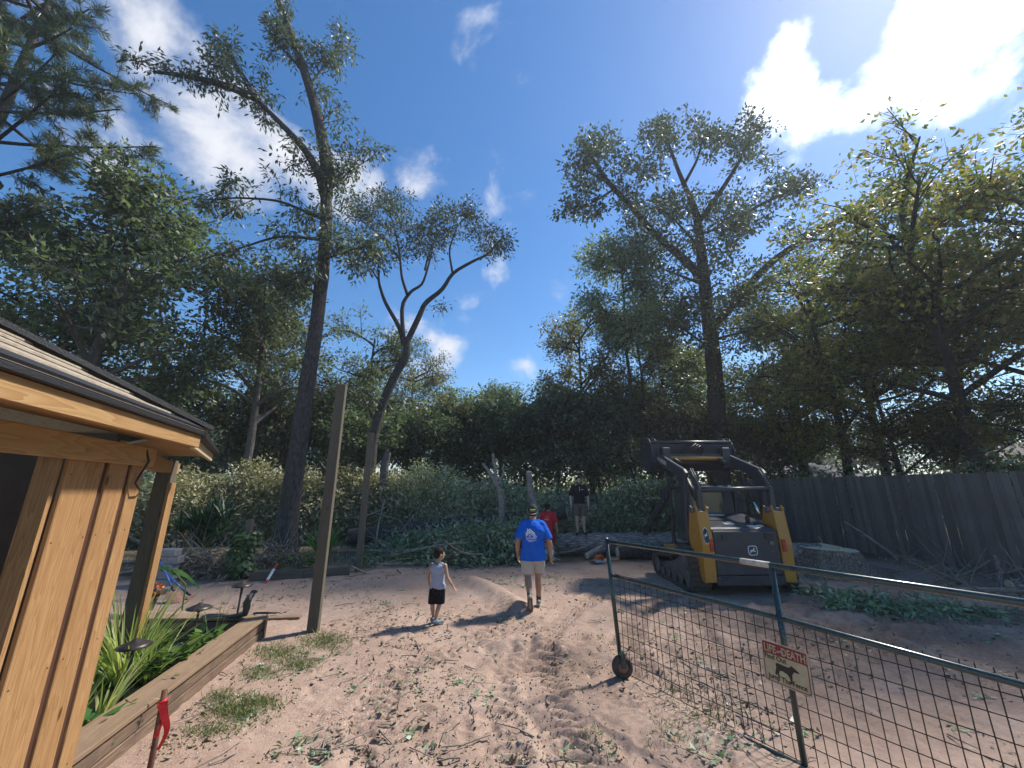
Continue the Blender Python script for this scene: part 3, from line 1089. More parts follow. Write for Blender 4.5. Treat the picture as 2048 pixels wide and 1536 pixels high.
def undergrowth():
    rng = np.random.default_rng(31)
    q = QB()
    n = 5200
    x = rng.uniform(-48, 48, n); y = rng.uniform(23.5, 46, n)
    top = 2.7 + 1.4 * fbm(x * .25, y * .2, 61, 3)
    z = rng.uniform(0, 1, n) ** .8 * top
    leaf_clusters(q, rng, np.stack([x, y, z], 1), 11, .9, .36, .5)
    o = q.build('undergrowth', LF_DARK)
    tag(o, 'dark mass of shrubs and saplings on the woodland floor', 'undergrowth', kind='stuff')
    q = QB()
    n = 700
    t = rng.uniform(0, 1, n)
    x = -19 + 32 * t; y = 18.6 + 1.2 * rng.standard_normal(n) + np.where(x > 2, 2.0, 0)
    z = rng.uniform(0, 1, n) * (1.9 + .8 * fbm(x * .5, y * .3, 63, 3))
    leaf_clusters(q, rng, np.stack([x, y, z], 1), 13, .6, .22, .5)
    o = q.build('shrubbery', LF_DARK)
    tag(o, 'shaded shrubs between the brush piles and the wood', 'shrubs', kind='stuff')
    q = QB()
    n = 420
    y = rng.uniform(5, 19, n); x = 12.2 + rng.uniform(0, 2.5, n)
    z = rng.uniform(.3, 1, n) * (2.8 + .7 * fbm(y * .6, x * .3, 64, 3))
    leaf_clusters(q, rng, np.stack([x, y, z], 1), 15, .55, .20, .45)
    o = q.build('hedge', LF_OAK)
    tag(o, 'leafy undergrowth showing over the top of the wooden fence', 'shrubs', kind='stuff')


undergrowth()


def brush(name, label, blobs, per, k, leafm, seed, L=.17, w=.38, sticks=60, srad=.018, thick=6, cat='brush pile', crad=.26):
    """a heap of felled branches: leaf tufts over rounded mounds, with bare sticks poking out"""
    rng = np.random.default_rng(seed)
    q, s = QB(), QB()
    C = []
    for (c, r) in blobs:
        c, r = np.array(c, float), np.array(r, float)
        n = int(per * r[0] * r[2])
        d = nrm(rng.standard_normal((n, 3)))
        d[:, 2] = np.abs(d[:, 2])
        f = rng.uniform(.45, 1.06, (n, 1)) ** .6
        lump = 1 + .22 * fbm(d[:, :1] * 3 + c[0], d[:, 2:] * 3 + c[1], seed, 3)
        C.append(c + d * r * f * lump)
        for _ in range(int(sticks * r[0] * .5)):
            a = c + nrm(rng.standard_normal(3)) * r * rng.uniform(.3, .9)
            a[2] = abs(a[2]) + .05
            e = nrm(rng.standard_normal(3) * np.array([1.2, .8, .7]) + np.array([0, 0, .35]))
            ln = rng.uniform(.5, 1.4)
            b = bez(a, a + e * ln * .5 + rng.standard_normal(3) * .12, a + e * ln, 5)
            s.tube(b, np.linspace(srad, srad * .35, 5) * rng.uniform(.5, 1.3), 4)
        for _ in range(thick):
            a = c + rng.uniform(-1, 1, 3) * r * .8
            a[2] = abs(a[2]) * .7 + .1
            e = nrm(rng.standard_normal(3) * np.array([1.5, .7, .3]))
            ln = rng.uniform(1.2, 2.4)
            b = bez(a, a + e * ln * .5 + rng.standard_normal(3) * .25, a + e * ln, 7)
            s.tube(b, np.linspace(.05, .022, 7) * rng.uniform(.6, 1.2), 6)
    leaf_clusters(q, rng, np.concatenate(C), k, crad, L, w, .35)
    root = empty(name, (blobs[0][0][0], blobs[0][0][1], 0), 0, label, cat)
    root['kind'] = 'stuff'
    o = np.array([blobs[0][0][0], blobs[0][0][1], 0])
    for b in (q, s):
        b.V = [v - o.astype(np.float32) for v in b.V]
    q.build('leaves', leafm, root)
    s.build('branches', DRYW, root, True)
    return root


brush('brush_pile', 'long high heap of felled leafy branches with pale sunlit tops behind the willow oak',
      [((-12.6, 15.6, 0), (2.2, 1.4, 2.8)), ((-10.6, 16.2, 0), (2.0, 1.4, 2.95)), ((-8.6, 16.4, 0), (1.8, 1.3, 2.85)), ((-6.9, 16.6, 0), (1.6, 1.2, 3.0)), ((-5.4, 16.8, 0), (1.4, 1.2, 2.9))], 160, 12, LF_PALE, 101, .19, .36, 36)
brush('brush_pile', 'grey green heap of felled branches spread behind the fallen trunk in the middle',
      [((-3.9, 16.6, 0), (1.6, 1.2, 3.0)), ((-2.4, 16.5, 0), (1.6, 1.2, 2.85)), ((-.9, 16.3, 0), (1.6, 1.2, 2.75)), ((.6, 16.2, 0), (1.3, 1.1, 2.3)), ((1.9, 17.0, 0), (1.2, 1.0, 2.0)), ((-2.2, 15.0, 0), (1.3, .5, 1.0)), ((.2, 14.5, 0), (1.1, .5, 1.15))], 125, 13, LF_BRUSH, 102, .16, .34, 100, .015)
brush('brush_pile', 'low heap of fresh cut leafy boughs on the sand edge beyond the child',
      [((-2.6, 12.6, 0), (1.1, .9, .75)), ((-1.4, 12.4, 0), (1.2, .9, 1.0)), ((-.2, 12.2, 0), (1.1, .8, .95)), ((.5, 12.9, 0), (.8, .7, 1.0)), ((-3.6, 13.3, 0), (.9, .7, .45)), ((-1.6, 11.5, 0), (1.3, .5, .28)), ((-3.0, 11.6, 0), (1.0, .4, .22))], 270, 12, LF_FRESH, 103, .16, .40, 40, .012, 2)
brush('brush_pile', 'tall tangle of green branches hanging under the raised loader bucket',
      [((4.3, 13.9, .3), (1.25, .8, 2.0)), ((5.6, 13.8, .3), (1.1, .8, 1.9)), ((3.3, 14.2, .1), (.9, .7, 1.55)), ((6.8, 14.2, 0), (1.1, .8, 1.3)), ((2.7, 14.6, 0), (.7, .6, .7)), ((5.0, 13.6, 1.2), (.9, .6, 1.0))], 190, 13, LF_FRESH, 104, .18, .30, 30, .014, 2)
brush('brush_pile', 'scattered leafy twigs on churned soil between loader and big stump',
      [((6.2, 7.5, 0), (.8, .4, .22)), ((7.0, 7.3, 0), (.8, .35, .16)), ((5.9, 8.2, 0), (.5, .3, .16)), ((8.1, 7.0, 0), (.7, .3, .10)), ((9.0, 6.8, 0), (.6, .3, .10))], 520, 8, LF_FRESH, 105, .13, .40, 26, .010, 0, crad=.09)
brush('brush_pile', 'heap of dry pale vines and roots beside the vine-covered post',
      [((-7.7, 10.0, 0), (.9, .5, .5)), ((-6.9, 9.9, 0), (.7, .45, .45)), ((-6.6, 11.4, 0), (.8, .5, .5)), ((-8.6, 10.6, 0), (.7, .5, .4))], 300, 9, leafmat('dry_roots', [(.10, .08, .055), (.20, .165, .11), (.34, .29, .19), (.48, .42, .29)], .1), 106, .17, .16, 120, .011, 1)


brush('brush_pile', 'thin litter of dry sticks along the foot of the tall board fence',
      [((10.9, 8.4, 0), (.4, .8, .16)), ((10.8, 9.8, 0), (.4, .8, .14)), ((10.7, 11.3, 0), (.4, .8, .14)), ((10.7, 7.0, 0), (.4, .8, .16)), ((9.6, 9.2, 0), (.5, .5, .06)), ((9.0, 8.3, 0), (.5, .5, .06))], 420, 7, LF_BRUSH, 107, .10, .36, 90, .010, 1, crad=.09)
# ---- logs and dead wood
def log(name, label, p, q, r0, r1, bark=BARKL, cut0=True, cut1=True, bend=0.0, seed=0, group='felled logs', k=18):
    rng = np.random.default_rng(seed)
    p, q = np.array(p, float), np.array(q, float)
    root = empty(name, p, 0, label, 'log', group)
    d = nrm(q - p); L = np.linalg.norm(q - p)
    n = max(6, int(L / .22))
    t = np.linspace(0, 1, n)[:, None]
    P = (q - p) * t + np.array([0, 0, 1.0]) * bend * np.sin(t * math.pi) + rng.normal(0, .012, (n, 3))
    P[0] = 0; P[-1] = q - p
    w = QB()
    w.tube(P, np.linspace(r0, r1, n), k, .035, rng)
    b = w.build('bark', bark, root, True)
    rot = Vector(d).to_track_quat('Z', 'Y').to_matrix()
    for e, r, c, s in ((cut0, r0, P[0], -1), (cut1, r1, P[-1], 1)):
        if e:
            m = MB()
            m.lathe([(r * .97, -.012), (r * .95, .012), (r * .6, .018), (r * .2, .015)], k, Vector(c) + Vector(d) * .004 * s, rot @ Matrix.Diagonal(Vector((1, 1, s))))
            m.build('cut_end', CUT, root)
    return root


log('log', 'thick bark-covered felled trunk that the man in black stands on', (1.15, 12.95, .30), (6.2, 13.05, .34), .31, .36, seed=1)
log('log', 'dark smooth log lying in front of the thick felled trunk', (3.1, 12.2, .17), (4.9, 12.25, .19), .16, .20, BARK2, True, True, 0, 2)
log('log', 'long fallen trunk rising out of the brush to a pale cut end', (-5.9, 15.0, .30), (1.98, 14.75, 1.12), .27, .20, BARK, True, True, .05, 3)
log('log', 'short log round lying between loader and big stump', (6.75, 11.0, .32), (8.1, 10.75, .33), .30, .31, BARKL, True, True, 0, 4)
log('log', 'short grey log leaning against the thick felled trunk', (2.2, 12.2, .10), (3.2, 12.75, .42), .09, .11, DEADW, True, True, 0, 5)
log('log', 'mossy log end lying by the fence at the right picture edge', (10.0, 8.5, .12), (11.0, 8.1, .14), .13, .14, BARKL, True, True, 0, 6)


def snag(name, label, limbs, m, base, cutm=None, cut=None):
    root = empty(name, base, 0, label, 'dead branch')
    w = QB()
    o = np.array(base)
    rng = np.random.default_rng(4)
    for (pts, r) in limbs:
        pts = np.array([np.array(p) for p in pts]) - o
        n = len(pts)
        tt = np.linspace(0, n - 1, n * 4)
        P = np.stack([np.interp(tt, np.arange(n), pts[:, j]) for j in range(3)], 1)
        P[1:-1] += rng.normal(0, .012, (len(P) - 2, 3))
        w.tube(P, np.interp(tt, np.linspace(0, n - 1, len(r)), r), 10, .05, rng)
    w.build('limb', m, root, True)
    if cut:
        c, r = cut
        b = MB(); b.ball(Vector(c) - Vector(base), r, 10, (1.05, 1.05, .45))
        b.build('cut_end', CUT, root, smooth=True)
    return root


Y = 13.4
b0 = at(1018, 1085, y=Y)
snag('dead_limb', 'pale forked dead limb standing upright in the brush', [
    (pl(Y, (1018, 1085), (1002, 1040), (1004, 1005), (996, 975), (985, 955), (965, 926)), [.07, .11, .105, .09, .08, .035]),
    (pl(Y, (996, 975), (990, 940), (986, 907)), [.07, .06, .045]),
    (pl(Y, (998, 968), (1006, 950), (1007, 928)), [.05, .04, .03])], DEADW, b0)
b0 = at(1072, 1030, y=13.7)
snag('dead_limb', 'stout dead limb with sawn top left of the man in black', [(pl(13.7, (1076, 1040), (1068, 1010), (1060, 975), (1057, 945)), [.12, .12, .11, .10])], DEADW, b0, CUT, (at(1058, 944, y=13.7), .095))
b0 = at(768, 1010, y=17.5)
snag('dead_stub', 'broken dark tree stub between the shorter post and the brush', [(pl(16.2, (764, 1020), (768, 950), (770, 925), (776, 903)), [.20, .17, .17, .12])], BARKG, b0)
b0 = at(1290, 1085, y=13.2)
snag('bent_limb', 'dark bent limb curving down from the loader bucket through the leaves', [(pl(12.9, (1345, 960), (1330, 990), (1310, 1025), (1292, 1060), (1290, 1090)), [.12, .12, .11, .08, .06])], BARK2, b0)
b0 = at(1995, 1178, z=0)
snag('stick', 'upright broken stick standing by the fence at the right edge', [(pl(9.0, (2003, 1185), (1998, 1145), (1990, 1110)), [.04, .035, .025])], DEADW, b0)


def stump():
    rng = np.random.default_rng(8)
    c = at(1690, 1150, z=0)
    root = empty('tree_stump', (c.x, c.y + .35, 0), 0, 'wide fresh cut tree stump with flaring roots in front of the wooden fence', 'stump')
    k = 48
    an = np.arange(k) * 2 * math.pi / k
    lobes = .16 * np.sin(an * 5 + .6) + .12 * np.sin(an * 3 + 2) + .05 * np.sin(an * 9)
    q = QB()
    V = []
    zs = [-.06, .03, .10, .20, .32, .44, .53]
    rr = [1.45, 1.20, 1.0, .84, .72, .655, .615]
    for z, r in zip(zs, rr):
        f = 1 + lobes * (.12 + max(0, (r - .6)) * 2.0) + rng.normal(0, .012, k)
        step = (.035 * (np.cos(an) < -.05) if z > .5 else 0)
        V.append(np.stack([np.cos(an) * r * f, np.sin(an) * r * f * .92, np.full(k, z) + step], 1))
    V = np.array(V)
    i, j = np.meshgrid(np.arange(len(zs) - 1), np.arange(k), indexing='ij')
    q.add(V, np.stack([i * k + j, i * k + (j + 1) % k, (i + 1) * k + (j + 1) % k, (i + 1) * k + j], -1))
    q.build('bark', barkmat('stump_bark', (.44, .34, .26), (.07, .048, .036), (15, 15, 4), 1.0, .05), root, True)
    m = MB()
    for (lo, z) in ((True, .566), (False, .529)):
        pts = [Vector((x * .99, y * .99, z)) for x, y, a in zip(V[-1][:, 0], V[-1][:, 1], an) if (math.cos(a) < -.05) == lo]
        if not lo:
            pts = sorted(pts, key=lambda p: math.atan2(p.y, p.x))
        m.prism(pts, (0, 0, -.06), (0, 0, 0))
    cutw = Mat('stump_face')
    co = cutw.coord()
    gr = cutw.n.new('ShaderNodeTexWave'); gr.wave_type = 'RINGS'; gr.rings_direction = 'Z'
    cutw.inp(gr, Scale=9.0, Distortion=3.0, Detail=3.0)
    cutw.l.new(co, gr.inputs['Vector'])
    cutw.col(cutw.ramp(gr.outputs['Fac'], [(.1, (.60, .45, .28)), (.8, (.82, .68, .48))])); cutw.rough(.8)
    m.build('cut_face', cutw.m, root)
    m = MB()
    m.prism([(-.06, -.45, .50), (-.02, -.45, .62), (.03, -.3, .63), (.02, .3, .64), (-.05, .4, .60), (-.06, .4, .5)], (-.03, 0, 0), (.03, 0, 0))
    m.prism([(-.03, .1, .6), (-.02, .1, .60), (-.10, .12, .83)], (0, 0, 0), (0, .02, 0))
    m.build('splinter', CUT, root)


stump()

# ---- fences
FB = Mat('fence_board_wood')
co = FB.coord((9, 9, .8))
oi = FB.n.new('ShaderNodeObjectInfo')
g = FB.noise(co, 3.5, 6, .65, .3)
cb = FB.ramp(FB.math('ADD', FB.math('MULTIPLY', g, .6), FB.math('MULTIPLY', oi.outputs['Random'], .4)), [(.25, (.115, .098, .088)), (.6, (.185, .158, .145)), (.85, (.26, .225, .205))])
st = FB.noise(FB.coord((.7, .7, .5)), 1.2, 5, .7)
cb = FB.mix(FB.ramp(st, [(.48, (0, 0, 0)), (.65, (1, 1, 1))]), cb, (.165, .108, .088))
FB.col(cb); FB.rough(.9); FB.b.inputs['Specular IOR Level'].default_value = .15
FB.bump(g, .5, .01)
RAIL = simple('fence_rail_wood', (.07, .055, .045), None, 6, .9)


def plank_mesh(name, w, t, h, dog=.0):
    m = MB()
    pts = [(-w / 2, 0, 0), (w / 2, 0, 0), (w / 2, 0, h - dog), (w / 2 - dog, 0, h), (-w / 2 + dog, 0, h), (-w / 2, 0, h - dog)] if dog else [(-w / 2, 0, 0), (w / 2, 0, 0), (w / 2, 0, h), (-w / 2, 0, h)]
    m.prism(pts, (0, -t / 2, 0), (0, t / 2, 0))
    return m.mesh(name, .003)


def fence(name, label, p, q, h, w, seed, dog=.02):
    rng = np.random.default_rng(seed)
    p, q = Vector(p), Vector(q)
    d = (q - p).normalized()
    root = empty(name, p, math.atan2(d.y, d.x), label, 'fence')
    L = (q - p).length
    me = plank_mesh('board', w + .006, .018, h, dog)
    me.materials.append(FB.m)
    n = int(L / w)
    for i in range(n):
        o = bpy.data.objects.new('board', me)
        COL.objects.link(o)
        o.parent = root
        o.location = ((i + .5) * w, (.012 if i % 2 else -.012) + rng.normal(0, .002), -.03 + rng.normal(0, .012))
        o.rotation_euler = (rng.normal(0, .006), rng.normal(0, .005), rng.normal(0, .012))
    for z in (.3, h * .5, h - .3):
        m = MB(); m.box((L / 2, .045, z), (L, .04, .09)); m.build('rail', RAIL, root)
    me2 = None
    for i in range(int(L / 2.4) + 1):
        if me2 is None:
            m = MB(); m.box((0, 0, h / 2 - .05), (.09, .09, h + .02)); me2 = m.mesh('post'); me2.materials.append(RAIL)
        o = bpy.data.objects.new('post', me2); COL.objects.link(o); o.parent = root; o.location = (i * 2.4 + .1, .12, 0)
    return root


fence('wooden_fence', 'tall dark board fence along the yard behind the big stump', (11.4, 19.0, 0), (11.4, 4.0, 0), 2.42, .14, 1)
fence('wooden_fence', 'lower grey board fence across the back behind the man in black', (11.3, 19.2, 0), (1.6, 19.2, 0), 1.75, .14, 2)

# ---- the neighbours' houses over the fence
ROOFG = simple('grey_shingles', (.17, .16, .165), (.09, .085, .09), 30, .9, bump=.4, bscale=60)
BRICK = simple('pale_siding', (.42, .39, .35), None, 3, .9)
GLASS = simple('dark_glass', (.03, .035, .04), None, 2, .1, bump=0)


def house(label, x0, x1, y0, y1, he, hr):
    root = empty('house', ((x0 + x1) / 2, (y0 + y1) / 2, 0), 0, label, 'house', "neighbours' houses")
    a, b = (x1 - x0) / 2, (y1 - y0) / 2
    m = MB(); m.box((0, 0, he / 2), (2 * a - .6, 2 * b - .6, he)); m.build('wall', BRICK, root)
    m = MB()
    m.add([(-a, -b, he), (a, -b, he), (a, b, he), (-a, b, he), (0, -b + a * .7, hr), (0, b - a * .7, hr)], [(0, 1, 4), (1, 2, 5, 4), (2, 3, 5), (3, 0, 4, 5), (3, 2, 1, 0)])
    m.build('roof', ROOFG, root)
    m = MB(); m.box((0, 0, he - .1), (2 * a - .02, 2 * b - .02, .16)); m.build('fascia', BRICK, root)
    for y in (-b * .5, b * .4):
        m = MB(); m.box((-a + .29, y, 1.5), (.05, 1.2, 1.1)); m.build('window', GLASS, root)


house('low house with grey shingle roof just showing over the fence behind the loader', 14.6, 21.5, 21.5, 30.0, 2.45, 3.5)
house('house with grey roof among trees over the fence at the right edge', 20.2, 28.0, 11.5, 18.5, 3.0, 4.7)
# ================================================================== shed, raised pond, posts and garden things on the left
PINE = woodmat('pine_boards', (.41, .25, .115), (.23, .118, .046), 'z', 14)
PINEY = woodmat('pine_fascia', (.42, .27, .125), (.27, .15, .058), 'y', 12)
BATT = simple('dark_brown_batten', (.075, .028, .014), (.045, .016, .009), 20, .7, stretch=(1, 1, .1))  # dark brown strips filling the gaps between boards
CREAM = woodmat('pale_fascia', (.55, .44, .29), (.45, .34, .20), 'y', 8, knots=False)
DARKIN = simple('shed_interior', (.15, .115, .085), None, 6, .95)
TAR = simple('black_roof_edge', (.018, .018, .022), (.010, .010, .012), 40, .55, bump=.5, bscale=120)
SHING = simple('tan_shingles', (.42, .355, .27), (.24, .20, .155), 26, .95, bump=.5, bscale=140)
POSTW = woodmat('treated_post', (.145, .125, .095), (.088, .074, .054), 'z', 14, .85, knots=True, bump=.25)
POSTL = woodmat('treated_post_light', (.40, .33, .19), (.30, .23, .12), 'z', 14, .8, knots=False)
BLACKM = simple('black_metal', (.02, .019, .019), None, 20, .5, bump=.1)
BRONZE = simple('dark_bronze', (.055, .045, .042), (.035, .029, .027), 14, .42, metal=.4, bump=.08)


def shed():
    # the near eave runs from E0 to the corner E1, then turns away to E2
    E0, E1, E2 = Vector((-1.62, .70)), Vector((-2.60, 3.22)), Vector((-3.72, 4.90))
    D = (E1 - E0).normalized()
    N = Vector((D.y, -D.x))                      # outwards, towards the yard
    W1 = Vector((-2.86, 3.06))                    # far corner of the boarded wall
    root = empty('garden_shed', (W1.x, W1.y, 0), math.atan2(D.y, D.x) - math.pi / 2,
                 'garden shed with vertical pine boards, dark doorway and overhanging hipped roof', 'shed')
    inv = root.matrix_basis.inverted()
    V3 = lambda p, z: inv @ Vector((p.x, p.y, z))
    # local axes: +y along the eave away from the camera, +x towards the yard; origin at the wall corner
    zt = 2.33
    ys = [(-.165, .0), (-.455, -.235), (-.86, -.525)]
    for (a, b) in ys:
        m = MB(); m.box((-.012, (a + b) / 2, zt / 2), (.026, b - a, zt))
        m.build('board', PINE, root, .004)
    nl = MB(); nl.lathe([(.0045, 0), (.004, .002), (.001, .0025)], 8, (0, 0, 0), Matrix.Rotation(math.pi / 2, 3, 'Y')); nme = nl.mesh('nail'); nme.materials.append(BRONZE)
    for (a, b) in ys:
        for yy_ in ((a + .03, b - .03) if b - a > .2 else ((a + b) / 2,)):
            for z in (.35, 1.05, 1.75, 2.12):
                o = bpy.data.objects.new('nail', nme); COL.objects.link(o); o.parent = root; o.location = (.002, yy_ + .004 * ((z * 7) % 1), z)
    for y in (-.2, -.49):
        m = MB(); m.box((-.022, y, zt / 2), (.012, .072, zt)); m.build('batten', BATT, root)
    m = MB(); m.box((-.10, -.045, zt / 2), (.14, .10, zt)); m.build('corner_post', POSTL, root, .004)
    m = MB(); m.box((-.075, -.88, zt / 2), (.09, .035, zt)); m.build('door_jamb', PINE, root)
    # inside: back wall, side wall, floor
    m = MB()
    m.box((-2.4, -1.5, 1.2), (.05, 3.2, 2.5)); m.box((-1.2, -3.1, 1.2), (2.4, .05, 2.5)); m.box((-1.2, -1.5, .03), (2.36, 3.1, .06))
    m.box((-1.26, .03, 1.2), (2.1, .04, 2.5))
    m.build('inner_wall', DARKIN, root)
    m = MB(); m.box((.015, -1.6, 2.275), (.04, 3.3, .14)); m.build('header_beam', PINEY, root, .004)
    # eaves
    zf0, zf1 = 2.365, 2.462
    e0, e1, e2 = V3(E0, 0), V3(E1, 0), V3(E2, 0)

    def slab(p, q, z0, z1, t, name, mat, inn=0.0):
        d = (q - p); d.z = 0; d.normalize()
        n = Vector((d.y, -d.x, 0))
        m = MB()
        off = -n * inn
        poly = [p + off, q + off, q + off - n * t, p + off - n * t]
        m.prism([Vector((a.x, a.y, 0)) for a in poly], (0, 0, z0), (0, 0, z1))
        return m.build(name, mat, root, .003)

    slab(e0, e1, zf0, zf1, .04, 'fascia', PINEY)
    d2 = (e2 - e1).normalized()
    slab(e1 + d2 * .06, e2, zf0 - .005, zf1 - .015, .035, 'fascia', CREAM, .03)
    # soffit under both eaves
    m = MB()
    q2 = e2 + Vector((-1.4, .1, 0))
    m.prism([Vector((a.x, a.y, 0)) for a in (e0 + Vector((-.05, 0, 0)), e1 + Vector((-.05, -.02, 0)), e2 + Vector((-.06, -.04, 0)), q2, Vector((-.05, .1, 0)), Vector((-.05, -3.2, 0)))], (0, 0, zf0 + .05), (0, 0, zf0 + .07))
    m.build('soffit', PINEY, root)
    # black drip edge over the fascias
    slab(e0 + Vector((.03, 0, 0)), e1 + Vector((.03, .03, 0)), zf1 + .002, zf1 + .030, .10, 'drip_edge', TAR)
    slab(e1 + Vector((.02, .05, 0)), e2 + Vector((.02, .04, 0)), zf1 - .013, zf1 + .025, .10, 'drip_edge', TAR)
    # roof slopes with a hip rising from the corner
    top = e1 + Vector((-1.7, -1.7, 0)); zr = zf1 + .036 + 1.7 * .55
    A, B = Vector((e0.x + .02, e0.y, zf1 + .036)), Vector((e1.x + .03, e1.y + .04, zf1 + .036))
    T = Vector((top.x, top.y, zr)); T0 = Vector((e0.x - 1.7, e0.y, zr))
    G = Vector((e2.x, e2.y, zf1 + .02)); 
    m = MB()
    m.add([A, B, T, T0], [(0, 1, 2, 3)])
    ro = m.build('roof', SHING, root)
    m = MB(); m.add([A - Vector((0, 0, .03)), B - Vector((0, 0, .03)), T - Vector((0, 0, .03)), T0 - Vector((0, 0, .03))], [(3, 2, 1, 0)])
    m.build('roof_deck', PINEY, ro)
    m = MB()
    m.add([B + Vector((0, .001, -.004)), G, G + Vector((-2.2, 0.2, .2)), T], [(0, 1, 2, 3)])
    m.build('roof_slope', SHING, root)
    # courses of shingles: thin steps parallel to the eave, and the starter course in black
    up = (T0 - A)
    for i in range(1, 9):
        f0 = i / 9
        a = A + up * f0; b = B + (T - B) * f0
        m = MB(); m.bar(a + Vector((0, 0, .006)), b + Vector((0, 0, .006)), .02, .012)
        m.build('shingle_course', SHING, ro)
    m = MB(); m.bar(A + up * .03 + Vector((0, 0, .008)), B + (T - B) * .03 + Vector((0, -.02, .008)), .11, .018, (0.49, 0, .87))
    m.build('starter_course', TAR, ro)
    m = MB(); m.bar(B + Vector((0, 0, .03)), T + Vector((0, 0, .03)), .13, .035); m.build('hip_cap', TAR, ro)
    # a loose cable at the corner
    m = MB(); m.tube([(.03, -.12, 2.33), (.05, -.08, 2.24), (.04, -.13, 2.15), (.035, -.17, 2.08), (.05, -.12, 2.03), (.04, -.03, 2.02), (.02, .02, 2.03)], .007, 6)
    m.build('cable', BLACKM, root, smooth=True)
    # the open bay behind the wall: a post and its beam
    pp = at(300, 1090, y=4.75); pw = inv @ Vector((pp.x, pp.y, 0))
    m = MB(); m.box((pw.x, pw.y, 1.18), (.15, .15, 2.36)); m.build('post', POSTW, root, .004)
    m = MB(); m.box((pw.x + .082, pw.y - .01, 1.05), (.03, .16, 2.1)); m.build('sunlit_edge', PINE, root)  # paler strip that puts the post's sunlit edge into the colour
    m = MB(); m.bar((pw.x - .1, pw.y + .5, 2.28), (-.16, 0.06, 2.28), .09, .13); m.build('beam', PINEY, root)


shed()


def timber_post(label, u, v, h, w, group, turn=12):
    g = at(u, v, z=0)
    root = empty('timber_post', (g.x, g.y, 0), R(turn), label, 'post', group)
    m = MB(); m.box((0, 0, h / 2 - .1), (w, w, h + .2)); m.build('shaft', POSTW, root, .006)
    m = MB(); m.box((0, 0, h + .004), (w * .96, w * .96, .006)); m.build('end_grain', POSTL, root)
    return g


timber_post('taller square timber post standing in the sand near the raised pond', 626, 1263, 3.74, .15, 'square timber posts')
timber_post('farther square timber post at the end of the timber edging', 716, 1143, 3.47, .15, 'square timber posts')

# ---- raised pond of timbers with a plank cap
CAPW = woodmat('weathered_cap', (.30, .215, .135), (.19, .125, .075), 'y', 10, .85, True, .3, (.22, .15, .105))
SIDEW = woodmat('weathered_sleeper', (.235, .165, .115), (.12, .078, .052), 'y', 9, .9, False, .5, (.10, .068, .05))
CA, CB = Vector((-3.50, 6.18)), Vector((-2.93, 3.00))     # outer corners, far and near
CBACK = Vector((-5.4, 6.12))


def timber_run(root, p, q, n, h, t, gap, mat, name):
    d = (q - p)
    L = d.length
    rz = math.atan2(d.y, d.x) - math.pi / 2
    for i in range(n):
        m = MB(); m.box((0, 0, 0), (t, L, h - .012))
        o = m.build(name, mat, root, .008)
        c = (p + q) / 2
        o.location = (c.x, c.y, h * (i + .5) - .02 + gap)
        o.rotation_euler = (0, 0, rz + (.004 if i % 2 else -.003))


def pond():
    root = empty('raised_pond', (0, 0, 0), 0, 'raised timber pond bed with plank cap running beside the shed', 'planter')
    d = (CA - CB).normalized(); n = Vector((d.y, -d.x))
    timber_run(root, CB - n * .07 - d * .3, CA - n * .07 - d * .02, 2, .125, .10, 0, SIDEW, 'side_timber')
    timber_run(root, Vector((CBACK.x, CBACK.y - .06)), Vector((CA.x - .13, CA.y - .08)), 2, .125, .10, 0, SIDEW, 'side_timber')
    m = MB(); L = (CA - CB).length + .3
    m.box((0, 0, 0), (.27, L, .038))
    o = m.build('cap_board', CAPW, root, .005)
    c = (CA + CB) / 2 - n * .12 - d * .15
    o.location = (c.x, c.y, .262); o.rotation_euler = (0, 0, math.atan2(d.y, d.x) - math.pi / 2)
    m = MB(); m.box((0, 0, 0), (.20, 1.72, .038))
    o = m.build('cap_board', CAPW, root, .005)
    o.location = ((CBACK.x + CA.x) / 2 - .10, 6.13, .263); o.rotation_euler = (0, 0, math.pi / 2 + .03)
    m = MB(); m.box((CA.x - .02, CA.y - .02, .12), (.06, .05, .27)); m.build('corner_stake', SIDEW, root, .004)
    m = MB()
    q = [CB - n * .13 - d * .3, CA - n * .13 - d * .1, Vector((CBACK.x, 6.0)), Vector((-5.4, 3.0))]
    m.prism([(p.x, p.y, 0) for p in q], (0, 0, -.02), (0, 0, .05))
    m.build('pond_liner', BLACKM, root)
    wm = Mat('pond_water')
    wm.col((.008, .012, .010)); wm.rough(.05)
    wm.bump(wm.noise(wm.coord(), 9, 3, .5), .12, .02)
    m = MB(); m.add([(p.x, p.y, .13) for p in q], [(0, 1, 2, 3)])
    o = m.build('water', wm.m, None); tag(o, kind='structure')


pond()


# ---- path lights
def path_light(label, x, y, z0, h, tilt):
    root = empty('path_light', (x, y, z0), 0, label, 'path light', 'mushroom path lights by the pond')
    root.rotation_euler = (0, R(tilt), 0)
    m = MB(); m.tube([(0, 0, -.06), (0, 0, h - .03)], .014, 10); m.build('stem', BLACKM, root, smooth=True)
    m = MB(); m.lathe([(.018, h - .08), (.02, h - .035), (.03, h - .03)], 12); m.build('collar', BLACKM, root, smooth=True)
    m = MB(); m.lathe([(.02, h - .036), (.135, h - .042), (.14, h - .036), (.09, h - .012), (.035, h + .006), (.02, h + .022), (.004, h + .026)], 28)
    m.build('lamp_shade', BRONZE, root, smooth=True)


path_light('nearest dark mushroom path light among the pond reeds', -3.62, 4.20, .10, .52, 1)
path_light('middle dark mushroom path light over the pond', -3.94, 5.39, .12, .50, 2)
path_light('far dark mushroom path light behind the snake ornament', -4.02, 6.30, .05, .62, 1)


